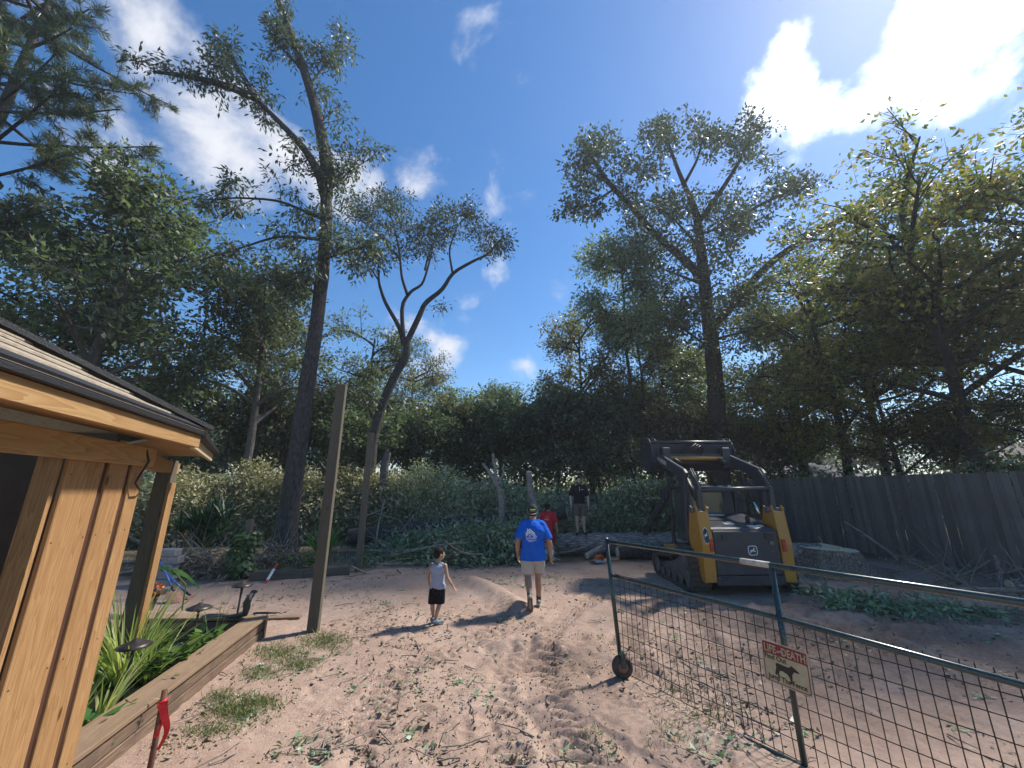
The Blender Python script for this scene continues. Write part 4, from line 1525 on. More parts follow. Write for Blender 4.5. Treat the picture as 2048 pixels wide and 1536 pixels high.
# ---- snake ornament rearing on the cap
def snake():
    root = empty('snake_ornament', (-3.78, 6.02, .28), 0, 'dark cobra-like garden ornament rearing on the pond corner', 'ornament')
    g = simple('snake_green', (.045, .058, .05), (.02, .026, .024), 30, .45, bump=.25)
    m = MB()
    pts = [(-.42, -.02, .02), (-.28, .03, .025), (-.15, -.02, .03), (-.03, 0, .035), (.05, .0, .06), (.06, 0, .13), (.05, 0, .20), (.08, 0, .27), (.115, 0, .315), (.125, -.02, .34)]
    m.tube(pts, [.008, .018, .026, .034, .04, .046, .05, .042, .034, .03], 12)
    m.build('body', g, root, smooth=True)
    m = MB(); m.ball((.145, -.03, .345), .04, 12, (1.25, .85, .62)); m.build('head', g, root, smooth=True)
    m = MB(); m.tube([(.115, -.038, .25), (.118, -.045, .30), (.15, -.06, .335)], [.014, .018, .012], 8); m.build('throat', simple('snake_belly', (.5, .5, .46), None, 30, .5), root, smooth=True)


snake()
DISH = simple('white_plastic', (.75, .76, .76), None, 5, .4, bump=0)
b = MB(); b.lathe([(.05, 0), (.09, .05), (.11, .055), (.085, .045), (.045, .012)], 20)
g = at(300, 1258, z=.15)
tag(b.build('bowl', DISH, None, smooth=True), 'small white plastic bowl floating in the pond', 'bowl').location = g
for i, (u, v, lb) in enumerate(((565, 1238, 'short scrap of pale plank on the sand by the pond corner'),)):
    b = MB(); b.box((0, 0, .02), (.55, .11, .035)); o = b.build('plank', CAPW, None, .004)
    g = at(u, v, z=0); o.location = (g.x, g.y, ground_z(g.x, g.y)); o.rotation_euler = (0, 0, .12); tag(o, lb, 'plank')
b = MB(); b.tube([(-.16, 0, 0), (.0, 0, .005), (.16, .02, 0)], [.012, .016, .012], 8); b.tube([(.16, .02, 0), (.21, .02, 0)], [.006, .006], 6)
o = b.build('hand_tool', BLACKM, None, smooth=True); o.location = (-3.56, 6.2, .295); tag(o, 'black handled tool lying on the pond corner', 'tool')

# ---- timber edging, marker stick, vine post
ed = empty('timber_edging', (-4.85, 9.85, 0), 0, 'low weathered timber edging in front of the willow oak', 'edging')
EDGW = woodmat('edging_wood', (.15, .125, .10), (.085, .07, .055), 'y', 9, .9, False, .5)
for (p, q) in ((Vector((-1.05, -.38)), Vector((-.02, -.02))), (Vector((-.015, -.015)), Vector((.92, .33)))):
    m = MB(); d = q - p; m.box((0, 0, 0), (.10, d.length, .20))
    o = m.build('beam', EDGW, ed, .008); c = (p + q) / 2; o.location = (c.x, c.y, .09); o.rotation_euler = (0, 0, math.atan2(d.y, d.x) - math.pi / 2)
RED = simple('red_paint', (.62, .05, .025), None, 12, .5)
WHITE = simple('white_paint', (.78, .76, .72), (.6, .58, .55), 12, .5)
g = at(530, 1168, z=0); h2 = at(554, 1128, y=g.y + .35)
ms = empty('marker_stick', g, 0, 'red and white marker stick leaning on the timber edging', 'stick')
dv = h2 - g
for (a, b_, mt, nm) in ((0, .2, RED, 'red_end'), (.2, .75, WHITE, 'shaft'), (.75, 1, RED, 'red_end')):
    m = MB(); m.bar(dv * a, dv * b_, .055, .02); m.build(nm, mt, ms, .003)


def leafy_vine():
    g = at(480, 1158, z=0)
    root = empty('vine_post', (g.x, g.y, 0), 0, 'short wooden post wrapped in green ivy', 'post')
    m = MB(); m.box((.02, 0, .62), (.13, .11, 1.36)); m.build('post', EDGW, root, .006)
    rng = np.random.default_rng(3)
    q = QB(); n = 520
    a = rng.uniform(0, 6.28, n); z = rng.uniform(0.02, 1.0, n) ** .9
    r = .15 + .10 * rng.random(n) + .06 * np.sin(z * 9 + a)
    P = np.stack([np.cos(a) * r - .03, np.sin(a) * r, z * 1.05 + .02], 1)
    q.leaves(P, np.stack([np.cos(a), np.sin(a), np.full(n, -.9)], 1) + rng.standard_normal((n, 3)) * .4, np.stack([np.cos(a), np.sin(a), np.full(n, .5)], 1), rng.uniform(.09, .16, n), rng.uniform(.08, .13, n))
    q.build('ivy', leafmat('ivy_leaves', [(.05, .10, .03), (.08, .15, .045), (.12, .20, .07)], .3), root)


leafy_vine()


# ---- strap-leaved plants
def blades(q, rng, c, n, L, w, spread, lean=(0, 0), nseg=4):
    """arching strap leaves from a clump"""
    for _ in range(n):
        az = rng.uniform(0, 6.28); el = rng.uniform(.25, 1.0) * spread
        d = np.array([math.cos(az) * el + lean[0], math.sin(az) * el + lean[1], 1.0]); d = nrm(d)
        ln = L * rng.uniform(.55, 1.15)
        p0 = np.array(c) + np.array([math.cos(az), math.sin(az), 0]) * rng.uniform(0, .08)
        side = nrm(np.cross(d, np.array([0, 0, 1.0]) + rng.standard_normal(3) * .2)) * w / 2 * rng.uniform(.7, 1.2)
        V = []
        for i in range(nseg + 1):
            t = i / nseg
            p = p0 + d * ln * t + np.array([d[0], d[1], -.75]) * ln * t * t * el * .55
            s = side * (1 - t ** 2.2) + 1e-4
            V += [p - s, p + s]
        q.add(np.array(V), np.array([[2 * i, 2 * i + 1, 2 * i + 3, 2 * i + 2] for i in range(nseg)]))


def broad_plant(q, rng, c, n, L, h):
    for _ in range(n):
        az = rng.uniform(0, 6.28)
        e = np.array([math.cos(az), math.sin(az), rng.uniform(-.1, .5)])
        p = np.array(c) + e * rng.uniform(0, .14) + np.array([0, 0, rng.uniform(.02, h)])
        q.leaves(p[None], e[None], np.array([[0, 0, 1.0]]) + rng.standard_normal((1, 3)) * .3, np.array([L * rng.uniform(.6, 1.2)]), np.array([L * .62]), .12)


LF_REED = leafmat('reed_blades', [(.16, .21, .055), (.26, .32, .09), (.38, .42, .15), (.50, .48, .24)], .5, (1, 1.05, .5))
LF_POND = leafmat('pond_foliage', [(.06, .13, .03), (.09, .19, .045), (.14, .27, .06)], .4)
LF_PALM = leafmat('dark_palm', [(.016, .05, .022), (.025, .075, .032), (.04, .10, .045)], .25)


def plant(name, label, loc, build, m, cat='plant', group=None, seed=1):
    q = QB()
    build(q, np.random.default_rng(seed))
    o = q.build(name, m)
    o.location = loc
    return tag(o, label, cat, group)


plant('reed_clump', 'tall clump of yellow green reeds beside the shed corner', (-3.95, 4.55, .1), lambda q, r: [blades(q, r, (0, 0, 0), 80, .95, .024, .7), blades(q, r, (-.25, .25, 0), 50, .95, .022, .7), blades(q, r, (.15, .1, 0), 40, .7, .02, .8)], LF_REED, 'plant', 'reeds in the pond', 1)
plant('reed_clump', 'arching reeds leaning over the near path light', (-3.55, 3.95, .1), lambda q, r: [blades(q, r, (0, 0, 0), 26, .62, .022, .95), blades(q, r, (-.2, -.1, 0), 22, .7, .024, .7)], LF_REED, 'plant', 'reeds in the pond', 2)
plant('reed_clump', 'reeds at the back of the pond in front of the open bay post', (-4.6, 5.2, .1), lambda q, r: blades(q, r, (0, 0, 0), 40, .95, .026, .6), LF_REED, 'plant', 'reeds in the pond', 3)
plant('reed_clump', 'few thin bent stalks rising by the snake ornament', (-4.0, 5.85, .1), lambda q, r: blades(q, r, (0, 0, 0), 7, .85, .009, .45), LF_REED, 'plant', 'reeds in the pond', 4)
for i, (x, y, n, L, h, lb) in enumerate(((-3.30, 3.62, 20, .16, .16, 'bright leafy pond plant spilling over the cap nearest the camera'), (-3.62, 4.75, 60, .15, .22, 'leafy green pond plant under the middle of the cap board'),
                                        (-3.72, 5.30, 60, .14, .22, 'leafy green pond plant at the foot of the middle path light'), (-4.25, 5.3, 50, .13, .18, 'low green pond plant on the dark water'), (-4.2, 4.1, 50, .16, .25, 'leafy plant beneath the tall reeds'))):
    plant('pond_plant', lb, (x, y, .12), lambda q, r, n=n, L=L, h=h: broad_plant(q, r, (0, 0, 0), n, L, h), LF_POND, 'plant', 'leafy pond plants', 10 + i)
plant('palm_bush', 'dark green feathery palm bush behind the shed bay', (-9.3, 12.3, .25), lambda q, r: [blades(q, r, (r.normal(0, .25), r.normal(0, .2), r.uniform(0, .9)), 26, 1.0, .06, 1.0) for _ in range(14)], LF_PALM, 'bush', None, 20)
plant('iris_clump', 'green strap-leaved clump right of the willow oak trunk', (-5.35, 11.6, 0), lambda q, r: [blades(q, r, (r.normal(0, .12), r.normal(0, .1), .25), 22, .85, .07, .75) for _ in range(3)], LF_POND, 'plant', None, 21)
plant('weeds', 'low green weeds at the foot of the willow oak', (-5.2, 11.1, 0), lambda q, r: [broad_plant(q, r, (r.normal(0, .5), r.normal(0, .25), 0), 30, .12, .4) for _ in range(8)], LF_POND, 'weeds', None, 22)['kind'] = 'stuff'


def elephant_ear():
    g = at(378, 1150, y=7.4)
    root = empty('big_leaf_plant', (g.x, g.y, 0), 0, 'plant with two long jagged green leaves in front of the shovels', 'plant')
    mt = leafmat('big_leaf', [(.07, .15, .05), (.09, .18, .06)], .45)
    for (u0, v0, u1, v1, w) in ((352, 1148, 306, 1136, .05), (345, 1140, 400, 1176, .06)):
        a, b_ = at(u0, v0, y=7.4) - root.location, at(u1, v1, y=7.2) - root.location
        m = MB(); n = 9
        V, F = [], []
        s = Vector((0.05, -.5, .8)).normalized()
        for i in range(n + 1):
            t = i / n
            p = a.lerp(b_, t) + Vector((0, 0, .05 * math.sin(t * 3.1)))
            ww = w * math.sin(math.pi * (.08 + .92 * t) ** .8) * (1.15 if i % 2 else .8) + .004
            V += [p - s * ww, p + Vector((0, -.03, -.02)), p + s * ww]
        for i in range(n):
            F += [(3 * i, 3 * i + 1, 3 * i + 4, 3 * i + 3), (3 * i + 1, 3 * i + 2, 3 * i + 5, 3 * i + 4)]
        m.add(V, F); m.build('leaf', mt, root)
    m = MB(); m.tube([(0, 0, 0), (-.02, 0, .4), at(350, 1145, y=7.4) - root.location], .012, 6); m.build('stalk', LF_POND, root)


elephant_ear()


def flowers():
    g = at(296, 1195, z=.25)
    root = empty('flower_pot', (g.x, g.y, 0.05), 0, 'dark pot with orange and yellow flowers by the bay post', 'plant')
    m = MB(); m.lathe([(.10, 0), (.14, .2), (.15, .2), (.15, .23), (.12, .22)], 18); m.build('pot', BLACKM, root, smooth=True)
    rng = np.random.default_rng(6)
    for (mt, n, s, nm, dx) in ((simple('orange_petals', (.85, .20, .02), None, 9, .6, bump=0), 40, .11, 'orange_bloom', .06), (simple('yellow_petals', (.7, .55, .12), None, 9, .6, bump=0), 26, .10, 'yellow_bloom', -.12)):
        q = QB(); P = rng.normal(0, s, (n, 3)) * np.array([1, .6, .7]) + np.array([dx, 0, .33])
        q.leaves(P, rng.standard_normal((n, 3)), rng.standard_normal((n, 3)), .06, .045); q.build(nm, mt, root)
    q = QB(); broad_plant(q, rng, (0, 0, .15), 40, .12, .15); q.build('foliage', LF_POND, root)


flowers()


# ---- grey blocks and shovels
def blocks():
    BL = simple('grey_concrete', (.30, .29, .29), (.19, .18, .18), 12, .95, bump=.5)
    g = at(285, 1180, z=0)
    n = 0
    mb = MB(); mb.box((0, 0, 0), (.40, .2, .145)); me = mb.mesh('concrete_block', .008); me.materials.append(BL)
    where = ['bottom', 'second', 'third', 'fourth', 'topmost']
    for i in range(5):
        for j in range(2):
            o = bpy.data.objects.new('concrete_block', me); COL.objects.link(o)
            o.location = (g.x - .25 + .42 * j + (.03 if i % 2 else -.03), g.y + .3 + .02 * (i % 2), .073 + i * .15)
            o.rotation_euler = (0, 0, .05 * ((i * 7 + j * 3) % 5 - 2))
            tag(o, 'grey concrete block, %s of the %s stack behind the bay post' % (where[i], ('shed-side', 'shovel-side')[j]), 'block', 'stacked concrete blocks')
    mb = MB(); mb.box((0, 0, 0), (.40, .2, .11)); o = mb.build('concrete_block', BL, None, .008)
    g2 = at(318, 1182, z=.06); o.location = (g2.x, g2.y, .055); o.rotation_euler = (0, 0, .5)
    tag(o, 'single pale block lying loose in front of the stacks', 'block', 'stacked concrete blocks')


blocks()
BLUEP = simple('blue_fibreglass', (.035, .12, .36), None, 8, .4, bump=.05)
RUST = simple('rusty_steel', (.34, .20, .135), (.20, .105, .07), 16, .75, metal=.3, bump=.25)
GRIP = simple('black_grip', (.02, .02, .024), None, 8, .6)


def shovel(label, foot, head, spade=True):
    foot, head = Vector(foot), Vector(head)
    root = empty('shovel', foot, 0, label, 'shovel', 'shovels leaning at the block stack')
    d = (head - foot).normalized(); L = (head - foot).length
    rot = d.to_track_quat('Z', 'Y').to_matrix()
    T = lambda x, y, z: rot @ Vector((x, y, z))
    m = MB()
    if spade:
        V, F = [], []
        pr = [(0, .085), (.08, .125), (.2, .13), (.29, .12), (.31, .04)]
        for z, w in pr:
            V += [T(-w, -.02, z), T(-w * .5, .01, z), T(0, .022, z), T(w * .5, .01, z), T(w, -.02, z)]
        for i in range(len(pr) - 1):
            for j in range(4):
                F.append((5 * i + j, 5 * i + j + 1, 5 * i + 6 + j, 5 * i + 5 + j))
        m.add(V, F)
        m.add([v + T(0, -.006, 0) for v in V], [f[::-1] for f in F])
    else:
        m.prism([T(-.09, 0, 0), T(.09, 0, 0), T(.07, 0, .12), T(-.07, 0, .12)], T(0, -.006, 0), T(0, .006, 0))
    m.build('blade', RUST, root)
    z0 = .27 if spade else .1
    m = MB(); m.tube([T(0, .012, z0), T(0, 0, z0 + .16)], [.024, .02], 10); m.build('socket', BLACKM, root, smooth=True)
    m = MB(); m.tube([T(0, 0, z0 + .14), T(0, 0, L * .66)], .018, 10); m.build('handle', BLUEP, root, smooth=True)
    m = MB(); m.tube([T(0, 0, L * .66), T(0, 0, L)], .021, 10); m.build('grip', GRIP, root, smooth=True)


f1 = at(357, 1206, z=0)
shovel('broad rusty shovel with blue and black handle leaning at the block stack', f1, at(304, 1085, y=f1.y + .55))
f2 = at(386, 1198, z=0)
shovel('narrow tool with blue handle crossing the broad shovel', f2, at(298, 1114, y=f2.y + .2), False)

# ---- rusty stake with a red ribbon
st = empty('survey_stake', (-2.31, 3.0, 0), 0, 'rusty steel stake with torn red ribbon in front of the pond wall', 'stake')
m = MB(); m.tube([(0, 0, -.1), (.004, 0, .4), (0, 0, .745)], .017, 12); m.build('rod', simple('rusty_rod', (.16, .075, .055), (.09, .04, .03), 30, .8, metal=.2, bump=.3), st, smooth=True)
rib = Mat('red_ribbon'); rib.col(rib.ramp(rib.noise(rib.coord(), 14, 3, .6), [(.3, (.55, .012, .03)), (.7, (.78, .03, .05))])); rib.rough(.45)
m = MB()
for (x0, dx, z1, z0, w, ph) in ((.018, .05, .69, .43, .022, 0), (.014, .02, .68, .50, .020, 1.5)):
    V, F = [], []
    for i in range(11):
        t = i / 10
        c = Vector((x0 + dx * math.sin(t * 2.2 + .2), -.02 - .015 * math.sin(t * 7 + ph), z1 + (z0 - z1) * t))
        s = Vector((w * (1 - .25 * t), .008 * math.sin(t * 5 + ph), .004))
        V += [c - s, c + s]
    for i in range(10):
        F.append((2 * i, 2 * i + 1, 2 * i + 3, 2 * i + 2))
    m.add(V, F)
m.tube([(-.02, -.012, .675), (.0, -.022, .68), (.022, -.012, .69), (.01, .018, .685), (-.016, .014, .678)], .008, 6)
m.build('ribbon', rib.m, st, smooth=True)
# ================================================================== compact track loader
def painted(name, c, rough=.42, dirt=(.20, .15, .115), amt=.6):
    M = Mat(name)
    co = M.coord()
    n = M.noise(co, 3.2, 8, .72)
    f = M.noise(co, 40, 5, .7)
    d = M.math('MULTIPLY', M.ramp(M.math('ADD', M.math('MULTIPLY', n, .75), M.math('MULTIPLY', f, .25)), [(.50, (0, 0, 0)), (.68, (1, 1, 1))]), amt)
    M.col(M.mix(d, M.ramp(f, [(.3, tuple(x * .85 for x in c)), (.7, c)]), dirt))
    M.rough(M.math('ADD', M.math('MULTIPLY', d, .5), rough))
    M.bump(f, .06, .004)
    return M.m


YEL = painted('machine_yellow', (.47, .225, .030))
DKB = painted('machine_dark_panel', (.024, .029, .046), .40, (.10, .082, .07), .55)
ARM = painted('boom_grey', (.034, .042, .055), .36, (.10, .085, .075), .4)
RUB = simple('track_rubber', (.040, .036, .033), (.085, .068, .055), 9, .9, bump=.3)
STEEL = simple('undercarriage_steel', (.17, .165, .17), (.09, .08, .075), 9, .6, metal=.3, bump=.2)
CHR = simple('cylinder_rod', (.75, .77, .80), None, 6, .12, metal=1.0, bump=0)
REDL = simple('red_lens', (.42, .02, .012), None, 6, .25, bump=0)
DECW = simple('white_decal', (.72, .73, .73), None, 6, .5, bump=0)
CABG = Mat('cab_glass'); CABG.col((.045, .06, .058)); CABG.rough(.06); CABG = CABG.m

LX, LY = 4.63, 8.22
LROOT = empty('track_loader', (LX, LY, 0), R(1.5), 'yellow and dark compact track loader with raised bucket seen from behind', 'loader')


def deer(m, c, s, ax, az, n):
    """small leaping animal emblem on a plate: drawn in plane axes ax, az, standing out along n"""
    pts = [(-.50, .02), (-.38, .20), (-.10, .20), (.10, .24), (.20, .44), (.16, .62), (.30, .52), (.48, .50), (.46, .42), (.34, .36), (.34, .16), (.50, .0), (.62, -.16), (.54, -.20), (.36, -.06),
           (.16, -.02), (-.08, -.04), (-.22, -.16), (-.44, -.36), (-.60, -.34), (-.38, -.20), (-.34, -.04), (-.46, -.06)]
    c, ax, az, n = Vector(c), Vector(ax), Vector(az), Vector(n)
    poly = [c + ax * (x * s) + az * (y * s) for x, y in pts]
    m.prism(poly, n * .0, n * .004)


def loader():
    P = LROOT
    # ---- undercarriage: one track each side
    prof = [(.30, .04), (1.95, .04), (2.12, .10), (2.20, .24), (2.14, .40), (1.98, .47), (1.1, .58), (.62, .80), (.46, .84), (.28, .78), (.17, .64), (.14, .48), (.17, .20), (.22, .10)]
    pr = np.array(prof)
    seg = np.vstack([pr, pr[:1]])
    ln = np.hypot(*np.diff(seg, axis=0).T); cum = np.concatenate([[0], np.cumsum(ln)])
    lug = MB(); lug.box((0, 0, .018), (.44, .055, .036), taper=.92)
    lme = lug.mesh('lug'); lme.materials.append(RUB)
    for sx in (-1, 1):
        cx = sx * .87
        tm = MB()
        n = len(prof)
        cen = pr.mean(0)
        inner = [(cen[0] + (y - cen[0]) * .93, cen[1] + (z - cen[1]) * .86) for y, z in prof]
        vs = [(cx - .21, y, z) for y, z in prof] + [(cx + .21, y, z) for y, z in prof] + [(cx - .21, y, z) for y, z in inner] + [(cx + .21, y, z) for y, z in inner]
        fs = []
        for i in range(n):
            j = (i + 1) % n
            fs += [(i, j, n + j, n + i), (2 * n + j, 2 * n + i, 3 * n + i, 3 * n + j), (j, i, 2 * n + i, 2 * n + j), (n + i, n + j, 3 * n + j, 3 * n + i)]
        tm.add(vs, fs)
        tk = tm.build('track', RUB, P)
        N = 46
        for k in range(N):
            s = cum[-1] * k / N
            i = min(np.searchsorted(cum, s, 'right') - 1, n - 1)
            f = (s - cum[i]) / ln[i]
            y, z = seg[i] * (1 - f) + seg[i + 1] * f
            d = (seg[i + 1] - seg[i]) / ln[i]
            o = bpy.data.objects.new('lug', lme); COL.objects.link(o); o.parent = tk
            o.location = (cx, y, z)
            o.rotation_euler = (math.atan2(d[1], d[0]) + math.pi, 0, 0)
        m = MB(); m.prism([(0, .34, .12), (0, 1.98, .12), (0, 2.05, .28), (0, 1.2, .46), (0, .62, .66), (0, .32, .62)], (cx - .10, 0, 0), (cx + .10, 0, 0))
        m.build('track_frame', STEEL, P, .01)
        ry = Matrix.Rotation(math.pi / 2, 3, 'Y')
        for (y, z, r, nm) in ((2.0, .25, .19, 'idler_wheel'), (.34, .24, .17, 'idler_wheel'), (.48, .60, .20, 'drive_sprocket'), (.72, .15, .10, 'roller'), (1.05, .15, .10, 'roller'), (1.38, .15, .10, 'roller'), (1.68, .15, .10, 'roller')):
            m = MB(); m.lathe([(r, -.17), (r * .95, -.18), (r * .5, -.185), (r * .45, -.15), (r * .45, .15), (r * .5, .185), (r * .95, .18), (r, .17)], 20, (cx, y, z), ry); m.build(nm, STEEL, P, smooth=False)
    # ---- chassis and engine bay
    m = MB(); m.box((0, 1.1, .48), (1.02, 2.0, .52)); m.build('chassis', DKB, P, .02)
    m = MB(); m.prism([(0, .0, .30), (0, .02, 1.22), (0, .9, 1.40), (0, .9, .30)], (-.52, 0, 0), (.52, 0, 0)); m.build('engine_housing', DKB, P, .015)
    # rear door, recessed frame and bumper
    m = MB(); m.box((.0, -.035, .80), (1.31, .07, .82)); dr = m.build('rear_door', DKB, P, .02)
    m = MB(); m.box((0, -.03, .30), (1.33, .14, .17)); m.build('bumper', DKB, P, .02)
    m = MB(); m.box((0, -.105, .392), (1.26, .012, .012)); m.build('bumper_trim', ARM, P)
    m = MB(); m.box((-.42, -.078, 1.08), (.12, .016, .10)); m.box((.47, -.078, 1.10), (.16, .016, .10)); m.build('vent', BLACKM, dr)
    m = MB(); m.lathe([(.045, 0), (.05, .02), (.03, .025)], 16, (.50, -.07, .97), Matrix.Rotation(math.pi / 2, 3, 'X')); m.build('fuel_cap', STEEL, dr)
    m = MB(); m.box((.50, -.075, .83), (.05, .012, .015)); m.build('latch', STEEL, dr)
    # emblem plate on the door: outlined rounded square and leaping animal
    c = Vector((.10, -.0745, .845)); a = .095
    ring = []
    for (r0) in (a, a * .84):
        ring.append([c + Vector((r0 * math.copysign(abs(math.cos(t)) ** .5, math.cos(t)), 0, .95 * r0 * math.copysign(abs(math.sin(t)) ** .5, math.sin(t)))) for t in np.linspace(0, 2 * math.pi, 33)[:-1]])
    m = MB(); k = 32
    m.add([p + Vector((0, -.004, 0)) for p in ring[0] + ring[1]], [(i, (i + 1) % k, k + (i + 1) % k, k + i) for i in range(k)])
    deer(m, c + Vector((-.005, -.002, -.012)), .105, (1, 0, 0), (0, 0, 1), (0, -1, 0))
    m.build('emblem', DECW, dr)
    # hood: sloping top with decals and a hinge
    m = MB(); m.prism([(0, -.02, 1.215), (0, .02, 1.255), (0, .98, 1.47), (0, .98, 1.40), (0, 0, 1.20)], (-.645, 0, 0), (.645, 0, 0)); hd = m.build('hood', ARM, P, .012)
    hs = math.atan2(.215, .96)
    hr = Matrix.Rotation(hs, 3, 'X')
    for (x, y, w, d, nm, mt) in ((-.12, .26, .20, .10, 'decal', DECW), (.44, .12, .13, .07, 'decal', DECW), (.26, .10, .16, .10, 'decal', DECW), (-.05, .36, .10, .04, 'decal', DECW), (-.05, .85, .34, .09, 'decal', DECW), (-.22, .62, .55, .30, 'vent', BLACKM)):
        m = MB(); m.box((x, y, 1.262 + (y - .02) * math.tan(hs)), (w, d, .008), hr); m.build(nm, mt, hd)
    m = MB(); m.tube([(.32, .30, 1.33), (.32, .30, 1.41), (.34, .34, 1.42)], .045, 12); m.tube([(.40, .24, 1.31), (.47, .20, 1.34)], .025, 8); m.build('exhaust_cap', BLACKM, hd, smooth=True)
    # ---- yellow towers
    for sx in (-1, 1):
        x0, x1 = sx * .67, sx * .90
        m = MB()
        poly = [(0, -.06, .26), (0, -.10, .95), (0, -.02, 1.60), (0, .02, 1.70), (0, .07, 1.65), (0, .14, 1.62), (0, .21, 1.65), (0, .27, 1.68), (0, .44, 1.10), (0, .40, .80), (0, .06, .26)]
        lo, hi = min(x0, x1), max(x0, x1)
        m.prism(poly, (lo, 0, 0), (lo + .028, 0, 0)); m.prism(poly, (hi - .028, 0, 0), (hi, 0, 0))
        m.prism([(0, -.062, .27), (0, -.102, .95), (0, -.022, 1.58), (0, -.002, 1.58), (0, -.08, .95), (0, -.04, .27)], (lo + .02, 0, 0), (hi - .02, 0, 0))
        tw = m.build('tower', YEL, P, .006)
        m = MB(); m.box((lo + .05 if sx > 0 else hi - .05, -.112, .94), (.075, .03, .22)); m.build('tail_light', REDL, tw, .006)
        m = MB(); ry = Matrix.Rotation(math.pi / 2, 3, 'Y')
        m.lathe([(.06, -.18), (.065, -.15), (.05, -.149), (.05, .149), (.065, .15), (.06, .18)], 16, ((lo + hi) / 2, .10, 1.60), ry); m.build('pivot_pin', STEEL, tw)
        m = MB(); m.box((sx * .70, 1.35, .66), (.24, 1.4, .05)); m.build('fender', YEL if sx < 0 else DKB, P, .01)
    # oval emblem on the left tower: dark plate, pale rim, animal
    m = MB()
    k = 28
    cx = -.80
    def ov(s, off):
        return [Vector((cx - .0 + .062 * s * math.cos(t) + .05 * 0, -.1065 - off, 1.12 + .155 * s * math.sin(t))) for t in np.linspace(0, 2 * math.pi, k + 1)[:-1]]
    fit = lambda L, off: [p + Vector((0, .0 - (0 if p.z < .95 else -(p.z - .95) * .123), 0)) for p in L]
    A = fit(ov(1, .004), 0); m.add(A, [tuple(range(k))]); m.build('emblem_rim', DECW, LROOT)
    m = MB(); m.add(fit(ov(.9, .006), 0), [tuple(range(k))]); m.build('emblem_plate', BLACKM, LROOT)
    m = MB(); deer(m, (cx, -.088, 1.12), .11, (0.62, 0, -.10), (.05, .12, 1.0), (0, -1, 0)); m.build('emblem', DECW, LROOT)
    # ---- cab
    m = MB()
    for sx in (-1, 1):
        m.prism([(0, .95, 1.3), (0, .95, 2.02), (0, 1.05, 2.06), (0, 2.0, 2.06), (0, 2.1, 1.9), (0, 2.15, .7), (0, 2.05, .7), (0, 2.0, 1.85), (0, 1.95, 1.98), (0, 1.08, 1.98), (0, 1.03, 1.9), (0, 1.03, 1.3)], (sx * .52 - .03, 0, 0), (sx * .52 + .03, 0, 0))
    m.box((0, 1.53, 2.05), (1.04, 1.0, .05)); m.box((0, .97, 1.98), (1.0, .06, .1)); m.box((0, .97, 1.45), (1.0, .06, .08)); m.box((.33, .97, 1.7), (.20, .05, .5))
    cb = m.build('cab', DKB, P, .01)
    m = MB(); m.box((-.13, .965, 1.715), (.74, .012, .46)); m.build('rear_window', CABG, cb)
    m = MB(); m.box((0, 1.5, 1.38), (.94, .94, 1.14)); m.build('cab_glazing', CABG, cb, .02)
    m = MB(); m.box((0, 1.55, .72), (.55, .5, .15)); m.build('floor_pan', BLACKM, cb, .03)
    m = MB(); m.lathe([(.02, 2.07), (.17, 2.08), (.2, 2.10), (.12, 2.15), (.02, 2.16)], 18, (-.12, 1.3, 0)); m.build('roof_beacon', STEEL, cb, smooth=True)
    for sx in (-1, 1):
        m = MB(); m.box((sx * .40, .93, 2.06), (.07, .05, .06)); m.build('work_light', DECW, cb, .01)
    # ---- boom: rear links, cross bar, main arms
    m = MB(); m.tube([(-.72, .08, 2.0), (.78, .08, 2.02)], .045, 14); m.build('cross_bar', ARM, P, smooth=True)
    for sx in (-1, 1):
        x = sx * .755
        m = MB(); m.prism([(0, .05, 1.60), (0, .03, 2.0), (0, .06, 2.05), (0, .30, 2.40), (0, .39, 2.38), (0, .16, 2.02), (0, .15, 1.60)], (x - .05, 0, 0), (x + .05, 0, 0)); m.build('lift_link', ARM, P, .012)
        m = MB(); m.tube([(x + sx * .02, .02, 2.05), (x + sx * .02, .30, 2.44)], .012, 8); m.tube([(x - sx * .03, .03, 2.05), (x - sx * .03, .31, 2.44)], .012, 8); m.build('hydraulic_hose', BLACKM, P, smooth=True)
        xa = sx * .86
        m = MB()
        m.prism([(0, .36, 2.22), (0, .28, 2.34), (0, .38, 2.43), (0, 1.85, 2.94), (0, 1.98, 2.88), (0, 1.95, 2.74), (0, .72, 2.27), (0, .60, 1.9), (0, .62, 1.00), (0, .51, .95), (0, .46, 1.6)], (xa - .04, 0, 0), (xa + .04, 0, 0))
        am = m.build('boom_arm', ARM, P, .014)
        m = MB(); m.tube([(x - .16 * sx, .30, 1.50), (x - .14 * sx, .50, 1.80)], .028, 12); m.build('cylinder_rod', CHR, P, smooth=True)
        m = MB(); m.tube([(x - .14 * sx, .49, 1.785), (x - .10 * sx, .80, 2.25)], .05, 12); m.build('lift_cylinder', BLACKM, P, smooth=True)
        m = MB(); m.tube([(x - .2 * sx, 1.2, 2.60), (x - .2 * sx, 1.9, 2.85)], .045, 12); m.build('tilt_cylinder', BLACKM, P, smooth=True)
    # white lettering strokes on the left arm
    T = textmesh('JOHN DEERE', .13, 1.0)
    ang = math.atan2(.5, 1.49)
    M4 = Matrix.Translation((-.912, 1.62, 2.70)) @ Matrix(((0, 0, -1, 0), (-math.cos(ang), -math.sin(ang) * -1 * 0 - 0, 0, 0), (-math.sin(ang), math.cos(ang), 0, 0), (0, 0, 0, 1)))
    rot = Matrix((Vector((0, -math.cos(ang), -math.sin(ang))), Vector((0, -math.sin(ang), math.cos(ang))), Vector((-1, 0, 0)))).transposed().to_4x4()
    T.transform(Matrix.Translation((-.904, 1.55, 2.70)) @ rot)
    link('lettering', T, DECW, P)
